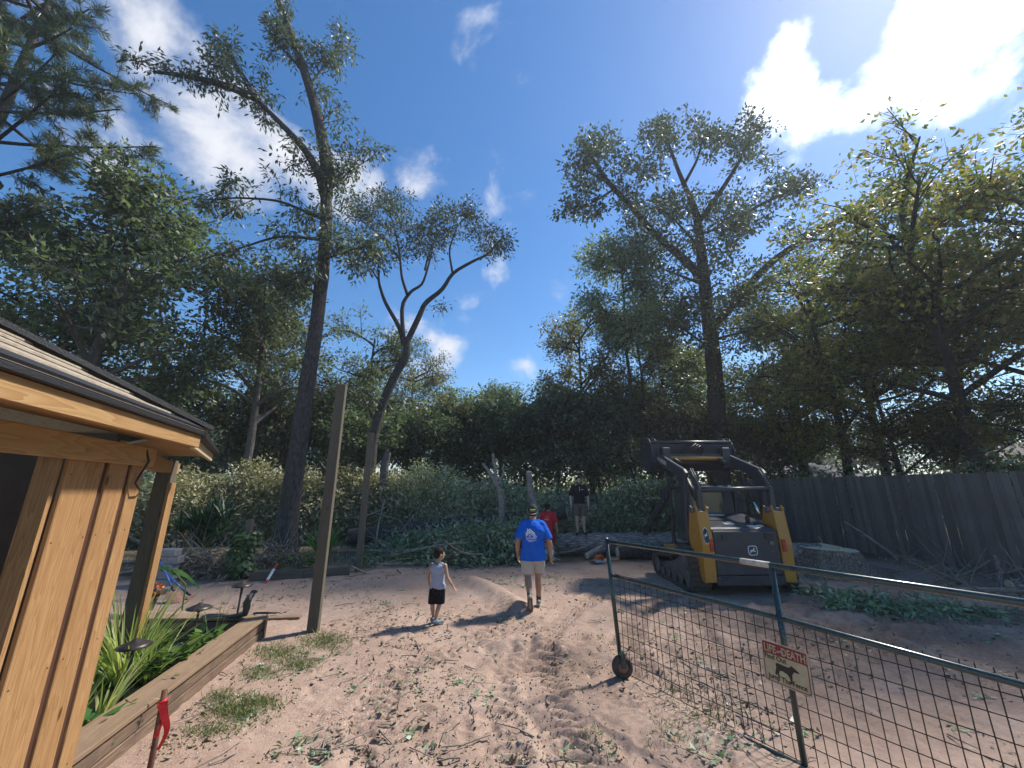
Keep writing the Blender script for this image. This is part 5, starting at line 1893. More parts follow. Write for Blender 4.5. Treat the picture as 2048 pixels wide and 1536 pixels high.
    m = MB(); m.tube([(-.86, 1.52, 2.74), (.86, 1.52, 2.74)], .05, 14); m.build('boom_cross_tube', YEL, P, smooth=True)
    # ---- bucket with grapple, rolled back
    bk = [(0, 1.62, 3.10), (0, 1.72, 2.62), (0, 1.95, 2.46), (0, 2.35, 2.46), (0, 2.65, 2.62), (0, 2.72, 2.66), (0, 2.35, 2.52), (0, 1.98, 2.52), (0, 1.78, 2.66), (0, 1.68, 3.10)]
    m = MB(); m.prism(bk, (-1.02, 0, 0), (1.02, 0, 0))
    b = m.build('bucket', DKB, P, .008)
    for sx in (-1, 1):
        m = MB(); m.prism([(0, 1.62, 3.11), (0, 1.72, 2.60), (0, 1.95, 2.44), (0, 2.7, 2.64), (0, 2.25, 3.05), (0, 1.95, 3.14)], (sx * 1.02 - .015, 0, 0), (sx * 1.02 + .015, 0, 0)); m.build('bucket_side', DKB, b)
    m = MB(); m.tube([(-1.02, 1.68, 3.16), (1.02, 1.68, 3.16)], .04, 12); m.build('top_bar', ARM, b, smooth=True)
    m = MB(); m.tube([(-.98, 1.9, 3.05), (.98, 1.9, 3.05)], .035, 12); m.build('grapple_shaft', ARM, b, smooth=True)
    for i, x in enumerate((-1.05, -.90, -.55, -.2, .2, .55, .90, 1.05)):
        big = i in (0, 1, 6, 7)
        pts = [(1.60, 2.86), (1.64, 3.10), (1.76, 3.25), (1.98, 3.30), (2.3, 3.20), (2.55, 2.98)] if big else [(1.78, 3.14), (1.95, 3.22), (2.25, 3.15), (2.5, 2.95)]
        for j in range(1):
            m = MB()
            w = .045
            up = [(y, z) for y, z in pts]
            lo = [(y + .02, z - .09) for y, z in pts]
            m.prism([(0, y, z) for y, z in up + lo[::-1]], (x - .014, 0, 0), (x + .014, 0, 0))
            m.build('grapple_tine', DKB if not big else ARM, b)
    m = MB()
    for dx, h in ((0, .16), (.06, .13), (-.05, .19)):
        m.tube([(-.35 + dx, 1.55, 2.86), (-.1 + dx, 1.50, 2.92 + h * .3), (.08 + dx, 1.5, 2.92 + h), (.14 + dx, 1.5, 2.86 + h), (.08 + dx, 1.52, 2.84)], .016, 8)
    m.build('hydraulic_hose', BLACKM, b, smooth=True)
    m = MB(); m.box((.0, 1.57, 2.80), (1.3, .08, .12)); m.box((-.75, 1.55, 2.75), (.18, .2, .5)); m.box((.75, 1.55, 2.75), (.18, .2, .5)); m.build('quick_coupler', DKB, b, .01)


def textmesh(s, size, squash=1.0, extrude=.002, offset=.0):
    cu = bpy.data.curves.new('txt', 'FONT')
    cu.body = s; cu.size = size; cu.extrude = extrude; cu.offset = offset
    cu.align_x = 'CENTER'; cu.align_y = 'CENTER'
    cu.resolution_u = 3
    o = bpy.data.objects.new('txt', cu)
    COL.objects.link(o)
    dg = bpy.context.evaluated_depsgraph_get()
    me = bpy.data.meshes.new_from_object(o.evaluated_get(dg))
    bpy.data.objects.remove(o)
    me.transform(Matrix.Diagonal((squash, 1, 1, 1)))
    me.materials.clear()
    return me


loader()
# ================================================================== people
def remeshed(mb, voxel, smooth=4, factor=.5):
    """one continuous surface from overlapping rounded volumes"""
    me = mb.mesh('tmp')
    o = bpy.data.objects.new('tmp', me)
    COL.objects.link(o)
    r = o.modifiers.new('r', 'REMESH'); r.mode = 'VOXEL'; r.voxel_size = voxel; r.use_smooth_shade = True
    s = o.modifiers.new('s', 'SMOOTH'); s.factor = factor; s.iterations = smooth
    dg = bpy.context.evaluated_depsgraph_get()
    out = bpy.data.meshes.new_from_object(o.evaluated_get(dg))
    bpy.data.objects.remove(o)
    out.materials.clear()
    return out


def cutmesh(me, planes):
    """planes: (point, normal): drop what lies on the normal's side"""
    bm = bmesh.new(); bm.from_mesh(me)
    for pn in planes:
        p, n = pn[0], pn[1]
        if len(pn) > 2:                      # a sleeve: only beyond |x| > pn[2] on that side
            sg = 1 if p[0] > 0 else -1
            fs = [f for f in bm.faces if f.calc_center_median().x * sg > pn[2] and f.calc_center_median().z > p[2] - .14]
            es = list({e for f in fs for e in f.edges}); vs = list({v for f in fs for v in f.verts})
            geom = fs + es + vs
        else:
            geom = list(bm.verts) + list(bm.edges) + list(bm.faces)
        bmesh.ops.bisect_plane(bm, geom=geom, plane_co=p, plane_no=n, clear_outer=True)
    bm.to_mesh(me); bm.free()
    return me


def wrinkle(me, amp, sc, seed):
    n = len(me.vertices)
    co = np.zeros(n * 3, np.float32); me.vertices.foreach_get('co', co); co = co.reshape(-1, 3)
    no = np.zeros(n * 3, np.float32); me.vertices.foreach_get('normal', no); no = no.reshape(-1, 3)
    d = fbm(co[:, 0] * sc + co[:, 2] * sc * .6 + 3, co[:, 2] * sc * .8 + co[:, 1] * sc + 5, seed, 3)
    d = 1 - 2 * np.abs(d)
    co += no * (d[:, None] * amp)
    me.vertices.foreach_set('co', co.ravel()); me.update()
    return me


def skinmat(name, c):
    M = Mat(name)
    n = M.noise(M.coord(), 14, 4, .6)
    M.col(M.ramp(n, [(.3, tuple(x * .82 for x in c)), (.7, c)])); M.rough(.5)
    M.b.inputs['Subsurface Weight'].default_value = .06
    M.b.inputs['Subsurface Radius'].default_value = (.012, .005, .003)
    return M.m


def cloth(name, c, weave=900, var=.8):
    M = Mat(name)
    n = M.noise(M.coord(), 6, 4, .6)
    M.col(M.ramp(n, [(.3, tuple(x * var for x in c)), (.7, c)])); M.rough(.9)
    M.b.inputs['Specular IOR Level'].default_value = .15
    M.bump(M.noise(M.coord(), 22, 4, .6), .25, .012)
    return M.m


HAIR = simple('dark_hair', (.010, .008, .007), (.006, .005, .004), 40, .75, bump=.5, bscale=90, spec=.2)


def hand(m, w, d, side, s, curl=.5):
    """palm and five bent fingers; w wrist, d direction of the forearm, side towards the thumb"""
    w, d, side = Vector(w), Vector(d).normalized(), Vector(side).normalized()
    nrm_ = d.cross(side).normalized()
    for k in (-1, 0, 1):
        m.cone(w + d * .012 * s + side * k * .018 * s, w + d * .085 * s + side * k * .026 * s, .017 * s, .016 * s, 8)
    for i, (off, L) in enumerate(((.033, .068), (.011, .078), (-.011, .072), (-.032, .056))):
        p = w + d * .09 * s + side * off * s
        q = p + (d * (1 - curl * .3) + nrm_ * curl * .5).normalized() * L * .5 * s
        r = q + (d * (1 - curl) + nrm_ * curl).normalized() * L * .5 * s
        m.cone(p, q, .0098 * s, .0092 * s, 8); m.cone(q, r, .0092 * s, .0075 * s, 8)
    p = w + d * .025 * s + side * .028 * s
    q = p + (d * .7 + side * .7).normalized() * .038 * s
    r = q + (d + side * .15 + nrm_ * .3).normalized() * .034 * s
    m.cone(p, q, .013 * s, .0115 * s, 8); m.cone(q, r, .0115 * s, .009 * s, 8)


def head(m, c, R_, s, yaw=0.0, pitch=0.0):
    """skull, jaw, nose, ears, brow; c centre of skull; looks along local +y turned by yaw"""
    rot = Matrix.Rotation(yaw, 3, 'Z') @ Matrix.Rotation(pitch, 3, 'X')
    A = lambda x, y, z: Vector(c) + rot @ Vector((x * s, y * s, z * s))
    m.ball(A(0, -.01, .03), .098 * s, 16, (.80, 1.0, .95), rot)
    m.cone(A(0, .03, -.045), A(0, .055, -.075), .056 * s, .034 * s, 12)
    m.ball(A(0, .045, -.01), .066 * s, 12, (.92, .8, 1.1), rot)
    m.cone(A(0, .098, .0), A(0, .118, -.03), .011 * s, .015 * s, 8)
    m.cone(A(-.035, .082, .022), A(.035, .082, .022), .013 * s, .013 * s, 8)
    m.cone(A(-.02, .092, -.062), A(.02, .092, -.062), .010 * s, .010 * s, 8)
    for x in (-1, 1):
        m.ball(A(x * .082, -.005, -.008), .03 * s, 10, (.35, .7, 1.05), rot)
    return A


def person(label, loc, rz, H, J, skin, voxel=.011, head_yaw=0.0, kind='man', build=1.0):
    """J: joints in metres for a figure of height H"""
    root = empty('person', loc, rz, label, 'person')
    m = MB()
    s = H / 1.75
    b = build
    A = head(m, J['head'], None, s * J.get('headscale', 1.0), head_yaw, J.get('head_pitch', 0.0))
    m.cone(J['neck'], Vector(J['head']) + Vector((0, 0, -.05 * s)), .062 * s * b, .055 * s, 14)
    ch, pe = Vector(J['chest']), Vector(J['pelvis'])
    m.cone(pe + Vector((0, 0, .02)), ch, .125 * s * b, .13 * s * b, 16)
    for sd in ('L', 'R'):
        sh, el, wr = Vector(J['sh' + sd]), Vector(J['el' + sd]), Vector(J['wr' + sd])
        m.cone(ch + Vector((0, 0, .03 * s)), sh, .08 * s * b, .055 * s * b, 12)
        m.cone(sh, el, .055 * s * b, .043 * s * b, 12)
        m.cone(el, el.lerp(wr, .35), .044 * s * b, .043 * s * b, 12)
        m.cone(el.lerp(wr, .35), wr, .043 * s * b, .027 * s, 12)
        x = -1 if sd == 'L' else 1
        hand(m, wr, wr - el, Vector((-.25 * x, .95, .1)), s, .55)
        hp, kn, an = Vector(J['hip' + sd]), Vector(J['kn' + sd]), Vector(J['an' + sd])
        m.cone(hp, kn, .085 * s * b, .056 * s * b, 14)
        calf = kn.lerp(an, .32) + Vector((0, -.018 * s, 0))
        m.cone(kn, calf, .053 * s * b, .056 * s * b, 12)
        m.cone(calf, an, .055 * s * b, .034 * s, 12)
        toe = Vector(J['toe' + sd])
        m.cone(an + Vector((0, 0, -.02 * s)), toe, .036 * s, .03 * s, 10)
    body = link('body', remeshed(m, voxel, 3), skin, root, True)
    return root, A, s


def garment(root, name, vols, mat, voxel=.012, cuts=(), wr=(.004, 9, 1), smooth=5):
    m = MB()
    for v in vols:
        if len(v) == 4:
            m.cone(v[0], v[1], v[2], v[3], 18)
        else:
            m.cone(v[0], v[1], v[2], v[3], 18, v[4])
    me = remeshed(m, voxel, smooth)
    if wr:
        wrinkle(me, *wr)
    if cuts:
        cutmesh(me, cuts)
    return link(name, me, mat, root, True)


def shoe(root, an, toe, mat, sole, s, w=.042, tilt=None):
    an, toe = Vector(an), Vector(toe)
    d = (toe - an); d2 = Vector((d.x, d.y, d.z))
    heel = an - d2.normalized() * .055 * s + Vector((0, 0, -.035 * s))
    m = MB()
    m.cone(heel, an.lerp(toe, .45) + Vector((0, 0, -.03 * s)), w * s, w * 1.02 * s, 12)
    m.cone(an.lerp(toe, .4) + Vector((0, 0, -.035 * s)), toe, w * 1.05 * s, w * .85 * s, 12)
    m.cone(an + Vector((0, 0, .0)), an + Vector((0, 0, -.03 * s)), .042 * s, .045 * s, 12)
    o = link('shoe', remeshed(m, .008, 4), mat, root, True)
    # sole: flattened slab under the shoe, along its line
    side = d2.cross(Vector((0, 0, 1))).normalized()
    dn = side.cross(d2.normalized()).normalized()
    if dn.z > 0: dn = -dn
    pts = []
    L0, L1 = heel - d2.normalized() * .035 * s, toe + d2.normalized() * .04 * s
    for t, ww in ((0, .55), (.08, .9), (.3, .85), (.65, 1.08), (.88, .9), (1, .45)):
        pts.append((L0.lerp(L1, t), ww))
    poly = [p + side * w * s * ww for p, ww in pts] + [p - side * w * s * ww for p, ww in pts[::-1]]
    m = MB(); m.prism(poly, dn * (.026 * s), dn * (.046 * s))
    m.build('sole', sole, o, .004)
    return o


def decal(root, target, flat, place, mat, name, dirv=(0, 1, 0), lift=.004):
    """lay flat artwork (in x,z) onto the cloth of target by projecting it along dirv"""
    bm = bmesh.new(); bm.from_mesh(flat)
    bmesh.ops.subdivide_edges(bm, edges=[e for e in bm.edges if e.calc_length() > .03], cuts=2, use_grid_fill=True)
    bmesh.ops.triangulate(bm, faces=bm.faces)
    bt = bmesh.new(); bt.from_mesh(target.data)
    tree = BVHTree.FromBMesh(bt)
    dv = Vector(dirv).normalized()
    for v in bm.verts:
        p = place(v.co)
        hit = tree.ray_cast(p - dv * 1.0, dv)
        if hit[0] is not None:
            v.co = hit[0] - dv * lift
        else:
            v.co = p
    me = bpy.data.meshes.new(name); bm.to_mesh(me); bm.free(); bt.free()
    return link(name, me, mat, root)


SKIN1, SKIN2, SKIN3 = skinmat('tan_skin', (.36, .205, .135)), skinmat('warm_skin', (.42, .25, .165)), skinmat('fair_skin', (.50, .33, .245))
SOLE = simple('brown_sole', (.16, .095, .065), (.10, .06, .045), 30, .85)
SOLEW = simple('pale_sole', (.55, .52, .44), None, 20, .8)


# ---- man in the blue shirt, walking away, left foot just lifting behind
def blue_man():
    g = at(1068, 1222, z=0)
    H = 1.74
    J = dict(head=(.01, .03, 1.585), neck=(0, 0, 1.43), chest=(0, 0, 1.28), pelvis=(0, 0, .93),
             shL=(-.185, 0, 1.355), shR=(.185, 0, 1.355), elL=(-.275, -.03, 1.08), elR=(.295, -.05, 1.07), wrL=(-.265, .06, .845), wrR=(.325, .03, .82),
             hipL=(-.095, 0, .90), hipR=(.095, 0, .90), knL=(-.10, -.02, .50), knR=(.10, .10, .50), anL=(-.085, -.30, .22), anR=(.10, .10, .09), toeL=(-.075, -.20, .055), toeR=(.12, .26, .035))
    root, A, s = person('man in blue printed T-shirt, pale shorts and dark cap walking away', (g.x, g.y + .10, ground_z(g.x, g.y + .15)), R(2), H, J, SKIN1, .0095, R(-14), build=1.12)
    BLUE = cloth('blue_tshirt', (.012, .115, .56), var=.8)
    E = 1.0
    sh = garment(root, 'tshirt', [((0, -.005, .76), (0, -.005, 1.0), .172, .166), ((0, -.005, .98), (0, -.005, 1.13), .166, .168), ((0, -.005, 1.10), (0, .0, 1.28), .168, .178), ((-.11, 0, 1.31), (.11, 0, 1.31), .105, .105),
                                  ((-.098, -.002, .76), (-.085, -.005, 1.1), .134, .12), ((.098, .004, .76), (.085, -.005, 1.1), .134, .12), ((-.09, -.02, 1.24), (.09, -.02, 1.24), .145, .145),
                                  ((-.16, 0, 1.355), (-.262, -.03, 1.14), .084, .080), ((.16, 0, 1.355), (.272, -.045, 1.14), .084, .080), ((0, -.01, 1.385), (0, .0, 1.405), .085, .078), ((-.15, 0, 1.385), (-.04, -.005, 1.435), .05, .05), ((.15, 0, 1.385), (.04, -.005, 1.435), .05, .05)],
                 BLUE, .012, [((0, 0, .775), (0, 0, -1)), ((-.275, -.03, 1.135), (-.28, -.1, -1), .205), ((.285, -.045, 1.125), (.28, -.1, -1), .205), ((0, 0, 1.455), (0, 0.15, 1))], (.007, 7, 3))
    SHORT = cloth('pale_shorts', (.46, .42, .36))
    garment(root, 'shorts', [((0, 0, .86), (0, 0, .93), .15, .15), ((-.10, 0, .86), (-.105, -.01, .56), .118, .105), ((.10, .01, .86), (.105, .075, .56), .118, .105)],
            SHORT, .012, [((0, 0, .555), (0, 0, -1))], (.005, 9, 5))
    for sd in ('L', 'R'):
        m = MB(); an = Vector(J['an' + sd]); kn = Vector(J['kn' + sd]); d = (kn - an).normalized()
        m.tube([an - d * .01, an + d * .09], [.043, .045], 14); m.build('sock', BLACKM, root, smooth=True)
    GRN = simple('grey_green_shoe', (.23, .24, .20), None, 20, .8)
    shoe(root, (-.085, -.305, .225), (-.075, -.225, .045), GRN, SOLE, s * 1.05, .046)
    shoe(root, (.10, .10, .095), (.12, .27, .045), GRN, SOLEW, s, .044)
    # hair below the cap
    CAP = cloth('charcoal_cap', (.045, .05, .055))
    m = MB(); rot = Matrix.Rotation(R(-14), 3, 'Z')
    m.ball(A(0, -.012, .045), .108 * s, 18, (.86, 1.02, .95), rot)
    me = remeshed(m, .008, 2); cutmesh(me, [(A(0, 0, -.005), (0, -.22, -1))])
    cp = link('cap', me, CAP, root, True)
    # brim worn low at the back right
    m = MB()
    bp = []
    for i in range(11):
        t = math.pi * (.06 + .88 * i / 10)
        bp.append(A(math.cos(t) * .082 + .01, -.055 - math.sin(t) * .105, -.018 - .022 * math.sin(t)))
    m.prism(bp, (0, 0, 0), (0, 0, .008)); m.build('brim', simple('cap_brim', (.20, .19, .18), None, 20, .9), cp)
    strip = MB(); V = []; 
    for i in range(9):
        t = -math.pi / 2 + R(12) + (i / 8 - .5) * 1.05
        p = A(math.cos(t) * .0955, -.012 + math.sin(t) * .113, .045)
        V += [p + Vector((0, 0, -.008 - .004 * 0)), p + Vector((0, 0, .012))]
    strip.add(V, [(2 * i, 2 * i + 1, 2 * i + 3, 2 * i + 2) for i in range(8)])
    strip.build('neon_strip', simple('neon_yellow', (.75, .95, .10), None, 20, .5, bump=0), cp)
    m = MB(); m.ball(A(0, -.03, -.02), .088 * s, 14, (.9, .9, .8)); me = remeshed(m, .009, 2); cutmesh(me, [(A(0, .02, 0), (0, 1, 0)), (A(0, 0, -.065), (0, 0, -1))]); link('hair', me, HAIR, root, True)
    # printed house logo and lettering on the back
    W = cloth('shirt_print_white', (.74, .78, .82))
    m = MB()
    def chev(xl, xr, zb_l, zb_r, zt, xt, th):
        m.add([(xl, 0, zb_l), (xt, 0, zt), (xr, 0, zb_r), (xr, 0, zb_r - th), (xt, 0, zt - th), (xl, 0, zb_l - th)], [(0, 1, 4, 5), (1, 2, 3, 4)])
    chev(-.085, .075, .035, .022, .10, -.015, .024)
    chev(-.085, .105, .004, -.03, .066, -.015, .022)
    chev(-.085, .075, -.022, -.045, .038, -.015, .016)
    m.add([(-.062, 0, .06), (-.044, 0, .06), (-.044, 0, .10), (-.062, 0, .10)], [(0, 1, 2, 3)])
    for (x, z) in ((-.030, -.018), (-.014, -.018), (-.030, -.034), (-.014, -.034)):
        m.add([(x, 0, z), (x + .013, 0, z), (x + .013, 0, z + .013), (x, 0, z + .013)], [(0, 1, 2, 3)])
    lg = m.mesh('logo')
    cx, cz = -.050, 1.215
    pla = lambda c: Vector((cx + c.x * 1.02, -.4, cz + c.z))
    decal(root, sh, lg, pla, W, 'logo')
    t = textmesh('ROOFINDERS', .036, .80, 0, .0006)
    decal(root, sh, t, lambda c: Vector((cx + .008 + c.x, -.4, cz - .062 + c.y)), W, 'lettering', lift=.003)
    m = MB()
    x = -.075
    rs_ = random.Random(4)
    while x < .09:
        w = rs_.uniform(.004, .010); m.add([(x, 0, -.098), (x + w, 0, -.098), (x + w, 0, -.088), (x, 0, -.088)], [(0, 1, 2, 3)]); x += w + .003
    x = -.045
    while x < .05:
        w = rs_.uniform(.004, .009); m.add([(x, 0, -.117), (x + w, 0, -.117), (x + w, 0, -.109), (x, 0, -.109)], [(0, 1, 2, 3)]); x += w + .003
    decal(root, sh, m.mesh('small_print'), pla, W, 'small_print')


blue_man()


# ---- the child in a grey tank top
def child():
    g = at(872, 1250, z=0)
    J = dict(head=(.01, .0, 1.005), headscale=1.28, neck=(0, -.005, .885), chest=(0, 0, .79), pelvis=(0, 0, .52),
             shL=(-.118, 0, .845), shR=(.118, 0, .845), elL=(-.165, -.02, .69), elR=(.165, .0, .68), wrL=(-.165, .05, .535), wrR=(.235, .06, .545),
             hipL=(-.055, 0, .51), hipR=(.055, 0, .51), knL=(-.055, -.03, .285), knR=(.04, .02, .285), anL=(-.085, -.04 + .06, .06), anR=(.0, -.02, .07), toeL=(-.10, .13, .03), toeR=(.07, .08, .03))
    J['anL'] = (-.075, .06, .075); J['toeL'] = (-.065, .15, .04)
    root, A, s = person('small child in grey tank top, black shorts and clogs walking away', (g.x - .005, g.y, ground_z(g.x, g.y)), R(-18), 1.11, J, SKIN2, .0075, R(-38), build=.98)
    TANK = cloth('grey_tank_top', (.34, .36, .44))
    tk = garment(root, 'tank_top', [((0, 0, .56), (0, 0, .79), .106, .103), ((-.045, 0, .79), (.045, 0, .79), .088, .088), ((-.062, 0, .80), (-.062, -.005, .862), .042, .030), ((.062, 0, .80), (.062, -.005, .862), .042, .030), ((-.04, 0, .535), (.04, 0, .535), .092, .092)],
                 TANK, .008, [((0, 0, .515), (0, 0.0, -1))], (.004, 12, 2), 3)
    TR = cloth('dark_trim', (.10, .11, .15))
    for x in (-1, 1):
        m = MB(); m.tube([(x * .098, -.055, .885), (x * .118, -.045, .82), (x * .108, -.02, .755), (x * .112, .03, .78), (x * .10, .05, .86)], .007, 8); m.build('trim', TR, tk, smooth=True)
    m = MB(); m.tube([(-.06, -.035, .897), (-.03, -.062, .88), (0, -.070, .875), (.03, -.062, .88), (.06, -.035, .897)], .007, 8); m.build('trim', TR, tk, smooth=True)
    garment(root, 'shorts', [((0, 0, .49), (0, 0, .53), .10, .102), ((-.052, 0, .49), (-.058, -.02, .32), .078, .074), ((.052, 0, .49), (.05, .015, .31), .078, .074)], cloth('black_shorts', (.012, .012, .014)), .009, [((0, 0, .30), (0, 0, -1))], (.003, 14, 3), 3)
    CLOG = simple('grey_clog', (.17, .20, .23), None, 20, .7)
    shoe(root, J['anL'], J['toeL'], CLOG, CLOG, s * 1.05, .05)
    shoe(root, J['anR'], J['toeR'], CLOG, CLOG, s * 1.1, .05)
    m = MB(); rot = Matrix.Rotation(R(-38), 3, 'Z')
    m.ball(A(0, -.018, .042), .106 * s * 1.0, 16, (.86 * 1.26, 1.0 * 1.24, .94 * 1.26), rot)
    m.ball(A(0, -.055, -.01), .075 * s, 14, (1.25, .9, 1.25), rot)
    me = remeshed(m, .007, 2); cutmesh(me, [(A(0, .055, .02), rot @ Vector((0, 1, -.55))), (A(0, 0, -.075), (0, 0, -1))])
    link('hair', me, HAIR, root, True)


child()


# ---- man in the red shirt, half hidden beyond
def red_man():
    p = at(1100, 1121, z=0)
    J = dict(head=(.0, .02, 1.465), neck=(0, 0, 1.32), chest=(0, 0, 1.18), pelvis=(0, 0, .86), shL=(-.18, 0, 1.285), shR=(.18, 0, 1.285), elL=(-.22, .05, 1.03), elR=(.225, .02, 1.02), wrL=(-.16, .22, .90), wrR=(.235, .09, .80),
             hipL=(-.085, 0, .83), hipR=(.085, 0, .83), knL=(-.09, .01, .45), knR=(.095, .04, .45), anL=(-.095, -.02, .08), anR=(.10, 0, .08), toeL=(-.11, .14, .035), toeR=(.12, .16, .035))
    root, A, s = person('person in red T-shirt and red shorts beyond the man in blue', (p.x - .02, p.y, ground_z(p.x, p.y)), R(-18), 1.60, J, SKIN2, .011, R(-20))
    REDC = cloth('red_tshirt', (.44, .022, .035))
    t = garment(root, 'tshirt', [((0, 0, .86), (0, 0, 1.18), .145, .155), ((-.10, 0, 1.24), (.10, 0, 1.24), .10, .10), ((-.15, 0, 1.28), (-.217, .035, 1.09), .075, .068), ((.15, 0, 1.28), (.22, .02, 1.08), .075, .068), ((0, 0, 1.29), (0, 0, 1.32), .09, .075)],
                REDC, .012, [((0, 0, .80), (0, 0, -1)), ((-.22, .03, 1.07), (-.2, .1, -1), .17), ((.22, .02, 1.06), (.2, .1, -1), .17)], (.006, 8, 7))
    garment(root, 'shorts', [((0, 0, .80), (0, 0, .86), .135, .135), ((-.09, 0, .8), (-.095, .01, .5), .10, .095), ((.09, 0, .8), (.10, .03, .5), .10, .095)], cloth('dark_red_shorts', (.26, .015, .022)), .012, [((0, 0, .49), (0, 0, -1))], (.004, 9, 4))
    m = MB()
    m.add([(-.07, 0, .0), (.07, 0, .0), (.07, 0, -.03), (-.05, 0, -.04)], [(0, 1, 2, 3)])
    for x in (-.04, .02):
        m.add([(x, 0, .035), (x + .02, 0, .075), (x + .04, 0, .035), (x + .02, 0, .048)], [(0, 1, 3), (1, 2, 3)])
    decal(root, t, m.mesh('print'), lambda c: Vector((-.02 + c.x, -.4, 1.16 + c.z)), cloth('faded_print', (.55, .30, .32)), 'print')
    for sd in ('L', 'R'):
        shoe(root, J['an' + sd], J['toe' + sd], SOLEW, SOLEW, s)
        an = Vector(J['an' + sd]); m = MB(); m.tube([an, an + Vector((0, 0, .22))], [.042, .052], 12); m.build('sock', DISH, root, smooth=True)
    m = MB(); rot = Matrix.Rotation(R(-20), 3, 'Z')
    m.ball(A(0, -.02, .045), .105 * s, 16, (.86, 1.0, .95), rot); m.ball(A(0, -.05, -.005), .075 * s, 14, (1.1, .85, 1.1), rot)
    me = remeshed(m, .008, 2); cutmesh(me, [(A(0, .05, .02), rot @ Vector((0, 1, -.5))), (A(0, 0, -.06), (0, 0, -1))]); link('hair', me, HAIR, root, True)


red_man()


# ---- bearded man in black standing on the trunk, facing the camera
def black_man():
    p = at(1162, 1077, y=12.97)
    J = dict(head=(.0, .01, 1.63), neck=(0, 0, 1.46), chest=(0, 0, 1.30), pelvis=(0, 0, .95), head_pitch=-.12, shL=(-.205, 0, 1.42), shR=(.205, 0, 1.42), elL=(-.275, -.02, 1.13), elR=(.275, -.02, 1.13), wrL=(-.275, .07, .89), wrR=(.275, .07, .89),
             hipL=(-.10, 0, .92), hipR=(.10, 0, .92), knL=(-.105, .02, .51), knR=(.105, .02, .51), anL=(-.11, 0, .09), anR=(.10, 0, .09), toeL=(-.16, .16, .04), toeR=(.14, .17, .04))
    root, A, s = person('bearded man in black polo shirt and grey shorts standing on the trunk', (p.x, p.y, .615), R(178), 1.80, J, SKIN3, .011, R(6), build=1.05)
    BLK = cloth('black_polo', (.012, .013, .020))
    t = garment(root, 'polo_shirt', [((0, 0, .98), (0, 0, 1.30), .165, .178), ((-.11, 0, 1.365), (.11, 0, 1.365), .11, .11), ((-.17, 0, 1.41), (-.265, -.02, 1.19), .088, .08), ((.17, 0, 1.41), (.265, -.02, 1.19), .088, .08), ((0, 0, 1.42), (0, 0.01, 1.455), .09, .08), ((-.07, 0, .95), (.07, 0, .95), .13, .13)],
                BLK, .012, [((0, 0, .90), (0, 0, -1)), ((-.27, -.02, 1.165), (-.25, 0, -1), .205), ((.27, -.02, 1.165), (.25, 0, -1), .205)], (.006, 7, 9))
    garment(root, 'shorts', [((0, 0, .88), (0, 0, .95), .15, .155), ((-.10, 0, .88), (-.11, .015, .56), .115, .108), ((.10, 0, .88), (.11, .015, .56), .115, .108)], cloth('grey_brown_shorts', (.125, .10, .095)), .012, [((0, 0, .545), (0, 0, -1))], (.004, 9, 4))
    BOOT = simple('dark_boot', (.03, .026, .024), None, 20, .7)
    for sd in ('L', 'R'):
        shoe(root, J['an' + sd], J['toe' + sd], BOOT, BOOT, s)
    rot = Matrix.Rotation(R(6), 3, 'Z')
    m = MB(); m.ball(A(0, -.022, .055), .103 * s, 16, (.84, 1.0, .90), rot)
    me = remeshed(m, .008, 2); cutmesh(me, [(A(0, .045, .05), rot @ Vector((0, 1, -.7))), (A(0, 0, -.02), (0, 0, -1))]); link('hair', me, HAIR, root, True)
    m = MB(); m.cone(A(0, .045, -.075), A(0, .062, -.115), .056, .036, 12); m.cone(A(-.05, .03, -.05), A(.05, .03, -.05), .035, .035, 12)
    me = remeshed(m, .007, 3); cutmesh(me, [(A(0, 0, -.045), (0, -.2, 1)), (A(0, .0, 0), (0, 1, 0)) if False else (A(0, -.03, 0), rot @ Vector((0, -1, 0)))]); link('beard', me, HAIR, root, True)
    m = MB()
    for x in (-.033, .033):
        m.ball(A(x, .088, .004), .0085 * s, 8)
    m.build('eyes', BLACKM, root, smooth=True)
    m = MB(); m.add([(-.03, 0, 0), (.04, 0, .006), (.04, 0, -.010), (-.03, 0, -.014)], [(0, 1, 2, 3)])
    decal(root, t, m.mesh('chest_logo'), lambda c: Vector((-.09 + c.x, .5, 1.36 + c.z)), DECW, 'chest_logo', (0, -1, 0))
    m = MB(); m.tube([(0, .135, 1.44), (.0, .185, 1.36), (.005, .195, 1.30)], .006, 6); m.build('placket', DECW, root)


black_man()
# ================================================================== gate, sign, small things, litter
GRN = Mat('gate_paint')
co = GRN.coord()
gn = GRN.noise(co, 7, 6, .65)
GRN.col(GRN.ramp(gn, [(.3, (.010, .024, .024)), (.6, (.016, .040, .039)), (.8, (.030, .052, .050))])); GRN.rough(GRN.ramp(gn, [(.3, (.22, .22, .22)), (.8, (.42, .42, .42))]))
GRN.b.inputs['Coat Weight'].default_value = .35
GRN.bump(GRN.noise(co, 60, 4, .6), .08, .004)
GRN = GRN.m
WIRE = simple('mesh_wire', (.014, .013, .015), (.026, .018, .015), 30, .5, metal=.3, bump=0)


